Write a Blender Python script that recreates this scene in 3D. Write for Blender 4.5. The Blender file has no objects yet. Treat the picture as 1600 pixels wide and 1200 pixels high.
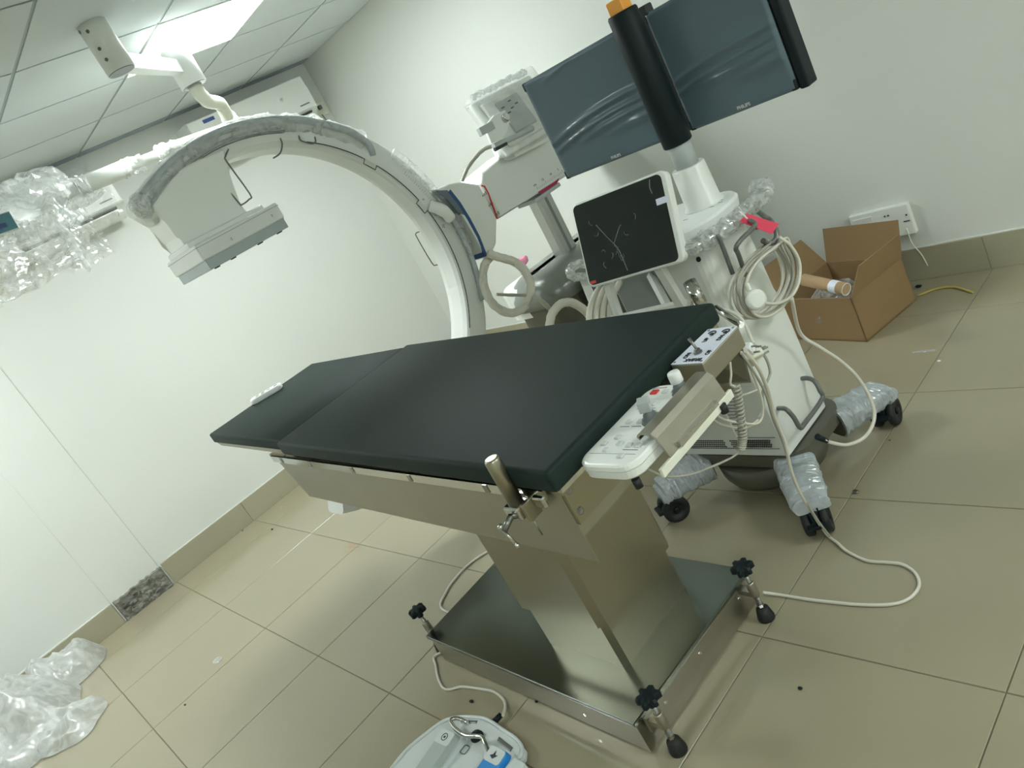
import bpy, bmesh, math, random
from math import sin, cos, pi, radians, hypot, atan2
from mathutils import Vector, Matrix, noise

random.seed(7)
scn = bpy.context.scene
COL = scn.collection

# ------------------------------------------------------------------ camera
cam_data = bpy.data.cameras.new('camera')
cam_data.sensor_fit = 'HORIZONTAL'
cam_data.sensor_width = 36.0
cam_data.lens = 27.0123
cam_data.clip_start = 0.02
cam_data.clip_end = 60
cam = bpy.data.objects.new('camera', cam_data)
COL.objects.link(cam)
_r = Matrix(((0.619214, 0.057053, 0.783146), (0.633942, 0.552201, -0.541471), (-0.463347, 0.831756, 0.305763)))
cam.matrix_world = Matrix.Translation((5.2, -3.36, 1.544)) @ _r.to_4x4()
scn.camera = cam

# ------------------------------------------------------------------ world, colour management
world = bpy.data.worlds.new('world')
world.use_nodes = True
world.node_tree.nodes['Background'].inputs[0].default_value = (0.82, 0.92, 0.9, 1)
world.node_tree.nodes['Background'].inputs[1].default_value = 0.15
scn.world = world
vs = scn.view_settings
vs.view_transform = 'Standard'
vs.look = 'None'
vs.use_curve_mapping = False
vs.gamma = 1.0
vs.exposure = 0.66

PANEL_POWER = 26.0          # radiance of the ceiling LED panels
# ceiling panels that are lit: (x0, y0) of their 0.6 m grid cell
LIT = [(1.32, -1.76), (6.12, -1.76), (0.72, -4.16), (6.12, -4.76)]  # first is the visible panel; the rest are unseen, added as fill light
scn.cycles.transparent_max_bounces = 24

# ------------------------------------------------------------------ helpers
def lin(r, g, b):
    def c(v):
        v /= 255.0
        return v / 12.92 if v <= 0.04045 else ((v + 0.055) / 1.055) ** 2.4
    return (c(r), c(g), c(b), 1.0)

MATS = {}
def mat(name, rgb, rough=0.5, metal=0.0, alpha=1.0, spec=0.5, noise_amt=0.0, noise_scale=6.0, bump=0.0, bump_scale=40.0,
        stretch=(1, 1, 1), coat=0.0, trans=0.0, emit=0.0, rough_var=0.0):
    m = bpy.data.materials.new(name)
    m.use_nodes = True
    nt = m.node_tree
    b = nt.nodes['Principled BSDF']
    col = lin(*rgb)
    b.inputs['Base Color'].default_value = col
    b.inputs['Roughness'].default_value = rough
    b.inputs['Metallic'].default_value = metal
    b.inputs['Specular IOR Level'].default_value = spec
    b.inputs['Coat Weight'].default_value = coat
    b.inputs['Transmission Weight'].default_value = trans
    b.inputs['Alpha'].default_value = alpha
    if emit:
        b.inputs['Emission Color'].default_value = col
        b.inputs['Emission Strength'].default_value = emit
    if noise_amt or bump or rough_var:
        tc = nt.nodes.new('ShaderNodeTexCoord')
        mp = nt.nodes.new('ShaderNodeMapping')
        mp.inputs['Scale'].default_value = stretch
        nt.links.new(tc.outputs['Object'], mp.inputs['Vector'])
    if noise_amt:
        n = nt.nodes.new('ShaderNodeTexNoise')
        n.inputs['Scale'].default_value = noise_scale
        n.inputs['Detail'].default_value = 4
        nt.links.new(mp.outputs[0], n.inputs['Vector'])
        r = nt.nodes.new('ShaderNodeValToRGB')
        r.color_ramp.elements[0].position = 0.3
        r.color_ramp.elements[1].position = 0.7
        r.color_ramp.elements[0].color = tuple(c * (1 - noise_amt) for c in col[:3]) + (1,)
        r.color_ramp.elements[1].color = tuple(min(1, c * (1 + noise_amt)) for c in col[:3]) + (1,)
        nt.links.new(n.outputs['Fac'], r.inputs['Fac'])
        nt.links.new(r.outputs['Color'], b.inputs['Base Color'])
    if rough_var:
        n3 = nt.nodes.new('ShaderNodeTexNoise')
        n3.inputs['Scale'].default_value = noise_scale
        nt.links.new(mp.outputs[0], n3.inputs['Vector'])
        mr = nt.nodes.new('ShaderNodeMapRange')
        mr.inputs['To Min'].default_value = max(0.02, rough - rough_var)
        mr.inputs['To Max'].default_value = rough + rough_var
        nt.links.new(n3.outputs['Fac'], mr.inputs['Value'])
        nt.links.new(mr.outputs[0], b.inputs['Roughness'])
    if bump:
        n2 = nt.nodes.new('ShaderNodeTexNoise')
        n2.inputs['Scale'].default_value = bump_scale
        n2.inputs['Detail'].default_value = 3
        nt.links.new(mp.outputs[0], n2.inputs['Vector'])
        bp = nt.nodes.new('ShaderNodeBump')
        bp.inputs['Strength'].default_value = bump
        bp.inputs['Distance'].default_value = 0.01
        nt.links.new(n2.outputs['Fac'], bp.inputs['Height'])
        nt.links.new(bp.outputs['Normal'], b.inputs['Normal'])
    MATS[name] = m
    return m

def film_mat(name, rgb, a0, a1, rough=0.18, scale=30.0, bump=0.6, gloss=0.04):
    """thin crumpled plastic: partly see-through, denser along its creases; light passes through it as well as off it"""
    m = bpy.data.materials.new(name)
    m.use_nodes = True
    nt = m.node_tree
    nt.nodes.remove(nt.nodes['Principled BSDF'])
    out = nt.nodes['Material Output']
    N = lambda t: nt.nodes.new(t)
    L = nt.links.new
    tc = N('ShaderNodeTexCoord')
    n = N('ShaderNodeTexNoise')
    n.inputs['Scale'].default_value = scale
    n.inputs['Detail'].default_value = 4
    n.inputs['Distortion'].default_value = 1.0
    L(tc.outputs['Object'], n.inputs['Vector'])
    mr = N('ShaderNodeMapRange')
    mr.inputs['From Min'].default_value = 0.40
    mr.inputs['From Max'].default_value = 0.68
    mr.inputs['To Min'].default_value = a0
    mr.inputs['To Max'].default_value = a1
    L(n.outputs['Fac'], mr.inputs['Value'])
    bp = N('ShaderNodeBump')
    bp.inputs['Strength'].default_value = bump
    bp.inputs['Distance'].default_value = 0.006
    L(n.outputs['Fac'], bp.inputs['Height'])
    df = N('ShaderNodeBsdfDiffuse'); df.inputs['Color'].default_value = lin(*rgb)
    tl = N('ShaderNodeBsdfTranslucent'); tl.inputs['Color'].default_value = lin(*rgb)
    gl = N('ShaderNodeBsdfGlossy'); gl.inputs['Color'].default_value = (0.95, 0.95, 0.95, 1); gl.inputs['Roughness'].default_value = rough
    tr = N('ShaderNodeBsdfTransparent')
    for s in (df, gl): L(bp.outputs['Normal'], s.inputs['Normal'])
    m1 = N('ShaderNodeMixShader'); m1.inputs[0].default_value = 0.45
    L(df.outputs[0], m1.inputs[1]); L(tl.outputs[0], m1.inputs[2])
    m2 = N('ShaderNodeMixShader'); L(mr.outputs[0], m2.inputs[0])
    L(tr.outputs[0], m2.inputs[1]); L(m1.outputs[0], m2.inputs[2])
    lw = N('ShaderNodeLayerWeight'); lw.inputs['Blend'].default_value = 0.35
    L(bp.outputs['Normal'], lw.inputs['Normal'])
    ml = N('ShaderNodeMath'); ml.operation = 'MULTIPLY_ADD'; ml.inputs[1].default_value = 0.35; ml.inputs[2].default_value = gloss
    L(lw.outputs['Fresnel'], ml.inputs[0])
    m3 = N('ShaderNodeMixShader'); L(ml.outputs[0], m3.inputs[0])
    L(m2.outputs[0], m3.inputs[1]); L(gl.outputs[0], m3.inputs[2])
    L(m3.outputs[0], out.inputs['Surface'])
    MATS[name] = m
    return m

class MB:
    """collects shapes in world coordinates and links them as ONE mesh object"""
    def __init__(s):
        s.v = []; s.f = []; s.sm = []
    def add(s, vs, fs, smooth=False):
        o = len(s.v)
        s.v += [tuple(p) for p in vs]
        s.f += [tuple(i + o for i in f) for f in fs]
        s.sm += [smooth] * len(fs)
        return s
    def hexa(s, p):
        """8 points: bottom ring 0-3 counter-clockwise, top ring 4-7"""
        return s.add(p, [(3, 2, 1, 0), (4, 5, 6, 7), (0, 1, 5, 4), (1, 2, 6, 5), (2, 3, 7, 6), (3, 0, 4, 7)])
    def box(s, a, b, M=None):
        x0, y0, z0 = a; x1, y1, z1 = b
        p = [(x0, y0, z0), (x1, y0, z0), (x1, y1, z0), (x0, y1, z0), (x0, y0, z1), (x1, y0, z1), (x1, y1, z1), (x0, y1, z1)]
        if M is not None:
            p = [M @ Vector(q) for q in p]
        return s.hexa(p)
    def rbox(s, a, b, r=0.005, seg=2, M=None):
        bm = bmesh.new()
        x0, y0, z0 = a; x1, y1, z1 = b
        vv = [bm.verts.new(q) for q in [(x0, y0, z0), (x1, y0, z0), (x1, y1, z0), (x0, y1, z0), (x0, y0, z1), (x1, y0, z1), (x1, y1, z1), (x0, y1, z1)]]
        for f in [(3, 2, 1, 0), (4, 5, 6, 7), (0, 1, 5, 4), (1, 2, 6, 5), (2, 3, 7, 6), (3, 0, 4, 7)]:
            bm.faces.new([vv[i] for i in f])
        return s.from_bm_bevel(bm, r, seg, M)
    def from_bm_bevel(s, bm, r, seg, M=None, edges=None):
        if r > 0:
            bmesh.ops.bevel(bm, geom=list(edges) if edges is not None else list(bm.edges), offset=r, segments=seg, affect='EDGES', profile=0.5)
        bm.verts.index_update()
        vs = [(M @ v.co) if M is not None else v.co.copy() for v in bm.verts]
        fs = [[v.index for v in f.verts] for f in bm.faces]
        bm.free()
        return s.add(vs, fs, False)
    def rhexa(s, p, r=0.005, seg=2):
        bm = bmesh.new()
        vv = [bm.verts.new(q) for q in p]
        for f in [(3, 2, 1, 0), (4, 5, 6, 7), (0, 1, 5, 4), (1, 2, 6, 5), (2, 3, 7, 6), (3, 0, 4, 7)]:
            bm.faces.new([vv[i] for i in f])
        return s.from_bm_bevel(bm, r, seg)
    def loft(s, rings, cap=True, smooth=False, closed=False):
        n = len(rings[0]); vs = [p for r in rings for p in r]; fs = []
        m = len(rings)
        for k in range(m if closed else m - 1):
            k2 = (k + 1) % m
            for i in range(n):
                j = (i + 1) % n
                fs.append((k * n + i, k * n + j, k2 * n + j, k2 * n + i))
        o = len(s.v)
        s.add(vs, fs, smooth)
        if cap and not closed:
            s.f.append(tuple(o + i for i in range(n))[::-1]); s.sm.append(False)
            s.f.append(tuple(o + (m - 1) * n + i for i in range(n))); s.sm.append(False)
        return s
    def prism(s, poly, z0, z1, bev=0.0, seg=2):
        """polygon in x,y extruded in z"""
        bm = bmesh.new()
        lo = [bm.verts.new((p[0], p[1], z0)) for p in poly]; hi = [bm.verts.new((p[0], p[1], z1)) for p in poly]
        n = len(poly)
        bm.faces.new(lo[::-1]); bm.faces.new(hi)
        for i in range(n):
            bm.faces.new((lo[i], lo[(i + 1) % n], hi[(i + 1) % n], hi[i]))
        e = [x for x in bm.edges if abs(x.verts[0].co.z - x.verts[1].co.z) < 1e-7]
        return s.from_bm_bevel(bm, bev, seg, None, e)
    def prismx(s, poly, x0, x1, bev=0.0, seg=2):
        """polygon in y,z extruded along x"""
        bm = bmesh.new()
        lo = [bm.verts.new((x0, p[0], p[1])) for p in poly]; hi = [bm.verts.new((x1, p[0], p[1])) for p in poly]
        n = len(poly)
        bm.faces.new(lo[::-1]); bm.faces.new(hi)
        for i in range(n):
            bm.faces.new((lo[i], lo[(i + 1) % n], hi[(i + 1) % n], hi[i]))
        e = [x for x in bm.edges if abs(x.verts[0].co.x - x.verts[1].co.x) < 1e-7]
        return s.from_bm_bevel(bm, bev, seg, None, e)
    def tube(s, pts, r, n=8, smooth_path=0, closed=False, cap=True, wob=0.0, wobf=30.0, ridges=0.0):
        P = [Vector(p) for p in pts]
        if smooth_path:
            P = catmull(P, smooth_path, closed)
        m = len(P); rings = []
        up = None
        for i in range(m):
            if closed:
                t = P[(i + 1) % m] - P[i - 1]
            else:
                t = P[min(i + 1, m - 1)] - P[max(i - 1, 0)]
            if t.length < 1e-9: t = Vector((0, 0, 1))
            t.normalize()
            if up is None:
                up = Vector((0, 0, 1)) if abs(t.z) < 0.9 else Vector((1, 0, 0))
            up = (up - t * up.dot(t))
            if up.length < 1e-6: up = t.orthogonal()
            up.normalize(); w = t.cross(up)
            rr = r[i * (len(r) - 1) // max(1, m - 1)] if isinstance(r, (list, tuple)) else r
            if ridges: rr *= 1 + ridges * (1 if i % 2 else -1)
            ring = []
            for k in range(n):
                a = 2 * pi * k / n
                d = up * cos(a) + w * sin(a)
                q = P[i] + d * rr
                if wob:
                    q = q + d * rr * wob * (noise.noise(q * wobf) + 0.6 * noise.noise(q * wobf * 2.7))
                ring.append(q)
            rings.append(ring)
        return s.loft(rings, cap=cap and not closed, smooth=not wob, closed=closed)
    def cyl(s, p0, p1, r0, r1=None, n=20, smooth=True):
        r1 = r0 if r1 is None else r1
        p0 = Vector(p0); p1 = Vector(p1); t = (p1 - p0).normalized()
        u = t.orthogonal().normalized(); w = t.cross(u)
        rings = [[p + (u * cos(2 * pi * k / n) + w * sin(2 * pi * k / n)) * rr for k in range(n)] for p, rr in ((p0, r0), (p1, r1))]
        return s.loft(rings, cap=True, smooth=smooth)
    def lathe(s, c, prof, n=24, axis=(0, 0, 1), smooth=True):
        """profile (radius, height) about an axis through c"""
        c = Vector(c); t = Vector(axis).normalized(); u = t.orthogonal().normalized(); w = t.cross(u)
        rings = [[c + t * h + (u * cos(2 * pi * k / n) + w * sin(2 * pi * k / n)) * max(r, 1e-4) for k in range(n)] for r, h in prof]
        return s.loft(rings, cap=True, smooth=smooth)
    def quad(s, a, b, c, d):
        return s.add([a, b, c, d], [(0, 1, 2, 3)])
    def plate(s, pts, n, t):
        """flat polygon with thickness t against normal n"""
        n = Vector(n).normalized(); k = len(pts)
        top = [Vector(p) for p in pts]; bot = [p - n * t for p in top]
        fs = [tuple(range(k)), tuple(range(2 * k - 1, k - 1, -1))] + [(i, i + k, (i + 1) % k + k, (i + 1) % k) for i in range(k)]
        return s.add(top + bot, fs)
    def blob(s, c, rad, sub=3, amp=0.25, f=6.0, seed=0.0, ridge=True, smooth=False, flat=None):
        bm = bmesh.new()
        bmesh.ops.create_icosphere(bm, subdivisions=sub, radius=1.0)
        c = Vector(c); vs = []
        off = Vector((seed, seed * 1.7, -seed))
        for v in bm.verts:
            d = v.co.normalized()
            p = Vector((d.x * rad[0], d.y * rad[1], d.z * rad[2]))
            q = p * f + off
            h = noise.noise(q)
            if ridge: h = 1 - 2.2 * abs(h) + 0.5 * (1 - 2 * abs(noise.noise(q * 2.3)))
            p = p * (1 + amp * (h - 0.7))
            w = c + p
            if flat is not None and w.z < flat: w.z = flat
            vs.append(w)
        bm.verts.index_update()
        fs = [[v.index for v in fc.verts] for fc in bm.faces]
        bm.free()
        return s.add(vs, fs, smooth)
    def build(s, name, m, parent=None, kind=None):
        me = bpy.data.meshes.new(name)
        off = Vector((0, 0, 0))
        if parent is not None:
            q = parent
            while q is not None:
                off += q.location; q = q.parent
        me.from_pydata([(p[0] - off.x, p[1] - off.y, p[2] - off.z) for p in s.v], [], s.f)
        me.materials.append(MATS[m])
        me.polygons.foreach_set('use_smooth', s.sm)
        me.update()
        bm = bmesh.new(); bm.from_mesh(me)
        bmesh.ops.recalc_face_normals(bm, faces=bm.faces); bm.to_mesh(me); bm.free()
        o = bpy.data.objects.new(name, me)
        COL.objects.link(o)
        if parent is not None: o.parent = parent
        if kind: o['kind'] = kind
        return o

def each(mbs, name, m, parent):
    return [mb.build(name, m, parent) for mb in mbs]

def catmull(P, k, closed=False):
    out = []; n = len(P)
    rng = range(n) if closed else range(n - 1)
    for i in rng:
        if closed:
            p0, p1, p2, p3 = P[i - 1], P[i], P[(i + 1) % n], P[(i + 2) % n]
        else:
            p0 = P[i - 1] if i > 0 else P[0] * 2 - P[1]
            p1, p2 = P[i], P[i + 1]
            p3 = P[i + 2] if i + 2 < n else P[-1] * 2 - P[-2]
        for j in range(k):
            t = j / k
            out.append(0.5 * ((2 * p1) + (p2 - p0) * t + (2 * p0 - 5 * p1 + 4 * p2 - p3) * t * t + (3 * p1 - p0 - 3 * p2 + p3) * t ** 3))
    if not closed: out.append(P[-1].copy())
    return out

def thing(name, label, cat, loc, group=None):
    o = bpy.data.objects.new(name, None)
    o.empty_display_size = 0.05
    COL.objects.link(o)
    o.location = loc
    return tag(o, label, cat, group)

def tag(o, label=None, cat=None, group=None, kind=None):
    if label: o['label'] = label
    if cat: o['category'] = cat
    if group: o['group'] = group
    if kind: o['kind'] = kind
    return o

def single(mb, name, m, label, cat, group=None):
    """a thing that is one mesh, with its origin at the middle of its base"""
    xs = [p[0] for p in mb.v]; ys = [p[1] for p in mb.v]; zs = [p[2] for p in mb.v]
    c = Vector(((min(xs) + max(xs)) / 2, (min(ys) + max(ys)) / 2, min(zs)))
    mb.v = [(p[0] - c.x, p[1] - c.y, p[2] - c.z) for p in mb.v]
    o = mb.build(name, m)
    o.location = c
    return tag(o, label, cat, group)

def lettering(txt, size, origin, right, up, m, parent, name='lettering', depth=0.0006, align='LEFT', bold=0.0):
    cu = bpy.data.curves.new('txt', 'FONT')
    cu.body = txt; cu.size = size; cu.align_x = align; cu.extrude = depth; cu.offset = bold
    cu.resolution_u = 2
    to = bpy.data.objects.new('txt', cu)
    COL.objects.link(to)
    bpy.context.view_layer.update()
    me = bpy.data.meshes.new_from_object(to.evaluated_get(bpy.context.evaluated_depsgraph_get()))
    bpy.data.objects.remove(to)
    right = Vector(right).normalized(); up = Vector(up); up = (up - right * up.dot(right)).normalized(); n = right.cross(up)
    M = Matrix((right, up, n)).transposed().to_4x4(); M.translation = Vector(origin)
    off = Vector((0, 0, 0)); q = parent
    while q is not None:
        off += q.location; q = q.parent
    me.transform(Matrix.Translation(-off) @ M)
    me.materials.clear(); me.materials.append(MATS[m])
    o = bpy.data.objects.new(name, me)
    COL.objects.link(o); o.parent = parent
    return o

def lerp(a, b, t): return tuple(a[i] + (b[i] - a[i]) * t for i in range(len(a)))
def rot_to(right, up, origin):
    right = Vector(right).normalized(); up = Vector(up); up = (up - right * up.dot(right)).normalized(); n = right.cross(up)
    M = Matrix((right, up, n)).transposed().to_4x4(); M.translation = Vector(origin)
    return M
def rrect(x0, y0, x1, y1, r, n=5):
    out = []
    for cx, cy, a0 in ((x1 - r, y0 + r, -pi / 2), (x1 - r, y1 - r, 0), (x0 + r, y1 - r, pi / 2), (x0 + r, y0 + r, pi)):
        for k in range(n + 1):
            a = a0 + k * pi / 2 / n
            out.append((cx + r * cos(a), cy + r * sin(a)))
    return out

# ------------------------------------------------------------------ materials
mat('wall_paint', (219, 223, 217), 0.6, noise_amt=0.012, noise_scale=1.3, bump=0.04, bump_scale=60)
mat('plaster_edge', (214, 216, 208), 0.8)
mat('ceiling_board', (218, 226, 226), 0.75, noise_amt=0.01, noise_scale=3)
mat('ceiling_bar', (176, 186, 188), 0.5)
mat('ceiling_shade_strip', (160, 172, 182), 0.7)  # shade of the ceiling along the left wall, put into the panel colour
mat('grout', (112, 106, 86), 0.9)
mat('floor_vitrified', (158, 151, 127), 0.17, spec=0.65, noise_amt=0.03, noise_scale=1.6, rough_var=0.05)
mat('skirting_tile', (165, 161, 138), 0.25, noise_amt=0.03, noise_scale=2.0)
mat('concrete', (128, 128, 120), 0.95, noise_amt=0.35, noise_scale=22, bump=1.0, bump_scale=35)
mat('led_panel', (249, 255, 254), 0.6, emit=PANEL_POWER)
mat('steel', (166, 160, 140), 0.36, 1.0, noise_amt=0.03, noise_scale=3, rough_var=0.04)
mat('steel_satin', (198, 200, 196), 0.45, 1.0)
mat('panel_grey', (132, 140, 138), 0.3)
mat('steel_dark', (120, 120, 108), 0.4, 1.0)
mat('steel_base', (118, 124, 118), 0.22, 1.0, noise_amt=0.02, noise_scale=2)
mat('steel_matte', (172, 168, 154), 0.42, 1.0, noise_amt=0.03, noise_scale=5)
mat('chrome', (205, 205, 200), 0.12, 1.0)
mat('nickel', (150, 150, 145), 0.3, 1.0)
mat('mattress_black', (34, 47, 44), 0.6, spec=0.16, noise_amt=0.05, noise_scale=3, bump=0.05, bump_scale=90)
mat('plastic_white', (232, 236, 230), 0.35)
mat('plastic_bright', (240, 244, 240), 0.3)
mat('plastic_cream', (222, 224, 208), 0.4)
mat('plastic_offwhite', (222, 226, 220), 0.38, noise_amt=0.015, noise_scale=2)
mat('plastic_lightgrey', (176, 184, 182), 0.4)
mat('plastic_grey', (166, 178, 177), 0.4)
mat('plastic_midgrey', (104, 112, 112), 0.35, spec=0.6)
mat('gloss_grey', (136, 141, 135), 0.32, metal=0.25)
mat('key_grey', (204, 210, 207), 0.4)
mat('undercarriage', (96, 96, 84), 0.35, metal=0.3)
mat('plastic_black', (22, 34, 36), 0.5, spec=0.2)
mat('rubber_black', (26, 30, 28), 0.6)
mat('hose_dark', (176, 186, 188), 0.45, noise_amt=0.1, noise_scale=40)
mat('screen_glass', (14, 24, 26), 0.08, spec=0.8)
mat('bezel_dark', (30, 38, 40), 0.3)
mat('screen_film', (112, 134, 144), 0.20, alpha=0.66, spec=0.5)
mat('amber', (246, 168, 48), 0.3, spec=0.7)
mat('navy', (40, 78, 128), 0.35)
mat('slate', (98, 112, 122), 0.4)
mat('red_mark', (205, 50, 45), 0.4)
mat('crimson_mark', (165, 38, 84), 0.4)
mat('print_dark', (52, 56, 58), 0.6)
mat('print_grey', (120, 126, 126), 0.6)
mat('print_silver', (200, 204, 204), 0.4)
mat('print_black', (24, 26, 36), 0.6)
mat('label_white', (226, 232, 246), 0.4)
mat('tag_pink', (226, 70, 96), 0.7)
mat('paper_pink', (236, 150, 178), 0.8)
mat('cable_cream', (214, 212, 198), 0.5)
mat('cable_grey', (168, 168, 154), 0.5)
mat('cable_yellow', (186, 166, 84), 0.5)
mat('rod_grey', (112, 116, 112), 0.4, metal=0.3)
mat('cardboard', (146, 120, 84), 0.85, noise_amt=0.05, noise_scale=4)
mat('cardboard_in', (132, 107, 74), 0.9, noise_amt=0.04, noise_scale=5)
mat('tube_paper', (178, 150, 114), 0.8)
mat('pedal_white', (212, 220, 218), 0.35)
mat('pedal_grey', (172, 182, 178), 0.4)
mat('pedal_blue', (40, 140, 214), 0.4)
mat('teal_panel', (44, 116, 132), 0.25)
mat('blue_badge', (70, 92, 150), 0.35)
mat('vent_dark', (70, 70, 66), 0.6)
mat('dirt', (70, 62, 50), 0.9)
mat('dirt_red', (166, 132, 106), 0.9)
film_mat('wrap_film', (232, 238, 236), 0.30, 0.80, 0.12, 30.0, 0.8)
film_mat('wrap_blue', (218, 229, 234), 0.80, 1.0, 0.14, 30.0, 1.0, 0.13)
film_mat('clear_film', (246, 249, 247), 0.10, 0.60, 0.2, 9.0, 0.35)
film_mat('thin_film', (236, 240, 238), 0.04, 0.26, 0.12, 5.0, 0.4)
film_mat('sheet_film', (236, 240, 238), 0.55, 0.95, 0.30, 13.0, 0.9)

# ------------------------------------------------------------------ room shell
X1, Y0, H = 6.9, -6.2, 2.48
floor = MB().box((-0.1, Y0, -0.06), (X1, 0.0, -0.0025)).build('floor', 'grout', kind='structure')
gx, px = 0.34, 0.5983
gy, py = -0.355, 0.6025
GAP = 0.0015
xs = [0.0] + [gx + k * px for k in range(12) if gx + k * px < X1] + [X1]
ys = [0.0] + [gy - k * py for k in range(11) if gy - k * py > Y0] + [Y0]
_tile_mesh = {}
def tile_mesh(w, d, t, m, name):
    key = (round(w, 4), round(d, 4), round(t, 4), m)
    if key not in _tile_mesh:
        me = bpy.data.meshes.new(name)
        b = 0.0012
        v = [(0, 0, -t), (w, 0, -t), (w, d, -t), (0, d, -t), (0, 0, -b), (w, 0, -b), (w, d, -b), (0, d, -b),
             (b, b, 0), (w - b, b, 0), (w - b, d - b, 0), (b, d - b, 0)]
        f = [(0, 1, 5, 4), (1, 2, 6, 5), (2, 3, 7, 6), (3, 0, 4, 7), (4, 5, 9, 8), (5, 6, 10, 9), (6, 7, 11, 10), (7, 4, 8, 11), (8, 9, 10, 11), (3, 2, 1, 0)]
        me.from_pydata(v, [], f); me.materials.append(MATS[m]); me.update()
        _tile_mesh[key] = me
    return _tile_mesh[key]
for i in range(len(xs) - 1):
    for j in range(len(ys) - 1):
        w = xs[i + 1] - xs[i] - 2 * GAP; d = ys[j] - ys[j + 1] - 2 * GAP
        o = bpy.data.objects.new('floor_tile', tile_mesh(w, d, 0.008, 'floor_vitrified', 'floor_tile'))
        COL.objects.link(o); o.parent = floor
        o.location = (xs[i] + GAP, ys[j + 1] + GAP, 0)
        o['label'] = 'beige vitrified floor tile'

wl = MB().box((-0.12, Y0, -0.02), (0.0, 0.12, 2.7)).build('wall_left', 'wall_paint', kind='structure')
# shallow pilaster on the left wall, its foot bare of skirting
MB().rbox((-0.01, -3.118, 0.0), (0.007, -2.79, 2.6), 0.004, 1).build('pilaster', 'wall_paint', wl)
MB().box((-0.12, 0.0, -0.02), (X1, 0.12, 2.7)).build('wall_back', 'wall_paint', kind='structure')
MB().box((X1, Y0, -0.02), (X1 + 0.12, 0.12, 2.7)).build('wall_right', 'wall_paint', kind='structure')
MB().box((-0.12, Y0 - 0.12, -0.02), (X1 + 0.12, Y0, 2.7)).build('wall_front', 'wall_paint', kind='structure')

ceil = MB().box((-0.12, Y0, H + 0.004), (X1, 0.0, H + 0.1)).build('ceiling', 'ceiling_bar', kind='structure')
cxs = [0.0] + [0.12 + 0.6 * k for k in range(12) if 0.12 + 0.6 * k < X1] + [X1]
cys = [0.0] + [-0.56 - 0.6 * k for k in range(10) if -0.56 - 0.6 * k > Y0] + [Y0]
def lit(x, y):
    return any(abs(x - a) < 0.02 and abs(y - b) < 0.02 for a, b in LIT)
_cm = {}
for i in range(len(cxs) - 1):
    for j in range(len(cys) - 1):
        if lit(cxs[i], cys[j + 1]): continue
        g = 0.008
        w = cxs[i + 1] - cxs[i] - 2 * g; d = cys[j] - cys[j + 1] - 2 * g
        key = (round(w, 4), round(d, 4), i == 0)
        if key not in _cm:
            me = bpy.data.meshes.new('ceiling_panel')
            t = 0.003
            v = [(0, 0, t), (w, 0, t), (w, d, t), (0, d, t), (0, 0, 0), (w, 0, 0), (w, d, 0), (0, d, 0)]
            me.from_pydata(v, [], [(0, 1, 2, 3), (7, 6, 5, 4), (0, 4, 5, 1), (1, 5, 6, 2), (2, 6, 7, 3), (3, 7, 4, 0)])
            me.materials.append(MATS['ceiling_shade_strip' if i == 0 else 'ceiling_board']); me.update(); _cm[key] = me
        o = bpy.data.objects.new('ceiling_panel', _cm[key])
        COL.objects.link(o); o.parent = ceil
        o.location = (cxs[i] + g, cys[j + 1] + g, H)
for k, (lx, ly) in enumerate(LIT):
    t = thing('ceiling_light', ['square glowing LED panel set in the ceiling beside the pendant mount',
                                'unseen LED panel added in the ceiling by the right wall as fill light',
                                'unseen LED panel added as fill light in the ceiling toward the left front corner',
                                'unseen LED panel added as fill light in the ceiling toward the right front corner'][k], 'ceiling light', (lx + 0.3, ly + 0.3, H + 0.008))
    MB().box((lx + 0.008, ly + 0.008, H - 0.002), (lx + 0.592, ly + 0.592, H + 0.01)).build('diffuser', 'led_panel', t)
    f = MB()
    for a, b in (((lx, ly), (lx + 0.6, ly + 0.008)), ((lx, ly + 0.592), (lx + 0.6, ly + 0.6)), ((lx, ly + 0.008), (lx + 0.008, ly + 0.592)), ((lx + 0.592, ly + 0.008), (lx + 0.6, ly + 0.592))):
        f.box((a[0], a[1], H - 0.004), (b[0], b[1], H + 0.011))
    f.build('frame', 'plastic_white', t)

# skirting: single tiles against the walls
def skirt(parent, a, b, axis, h=0.155, t=0.012, m='skirting_tile'):
    g = 0.001
    if axis == 'y':
        MB().rbox((0, min(a, b) + g, 0), (t, max(a, b) - g, h), 0.0015, 1).build('skirting_tile', m, parent)
    else:
        MB().rbox((min(a, b) + g, -t, 0), (max(a, b) - g, 0, h), 0.0015, 1).build('skirting_tile', m, parent)
bl = MB().box((0, -3.0, 0.0), (0.004, -0.02, 0.1)).build('baseboard_left', 'plaster_edge', kind='structure')
yy = [-0.012, -0.36, -0.96, -1.565, -2.17, -2.775]
for k in range(len(yy) - 1): skirt(bl, yy[k], yy[k + 1], 'y')
yy = [-3.118, -3.72, -4.32, -4.92, -5.52, -6.19]
for k in range(len(yy) - 1): skirt(bl, yy[k], yy[k + 1], 'y', h=0.145)
bb = MB().box((0.02, -0.004, 0.0), (X1, 0, 0.1)).build('baseboard_back', 'plaster_edge', kind='structure')
xx = [0.02, 0.34, 0.94, 1.54, 2.14, 2.73, 3.33, 3.925, 4.53, 5.13, 5.73, 6.33, X1]
for k in range(len(xx) - 1): skirt(bb, xx[k], xx[k + 1], 'x')
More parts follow.
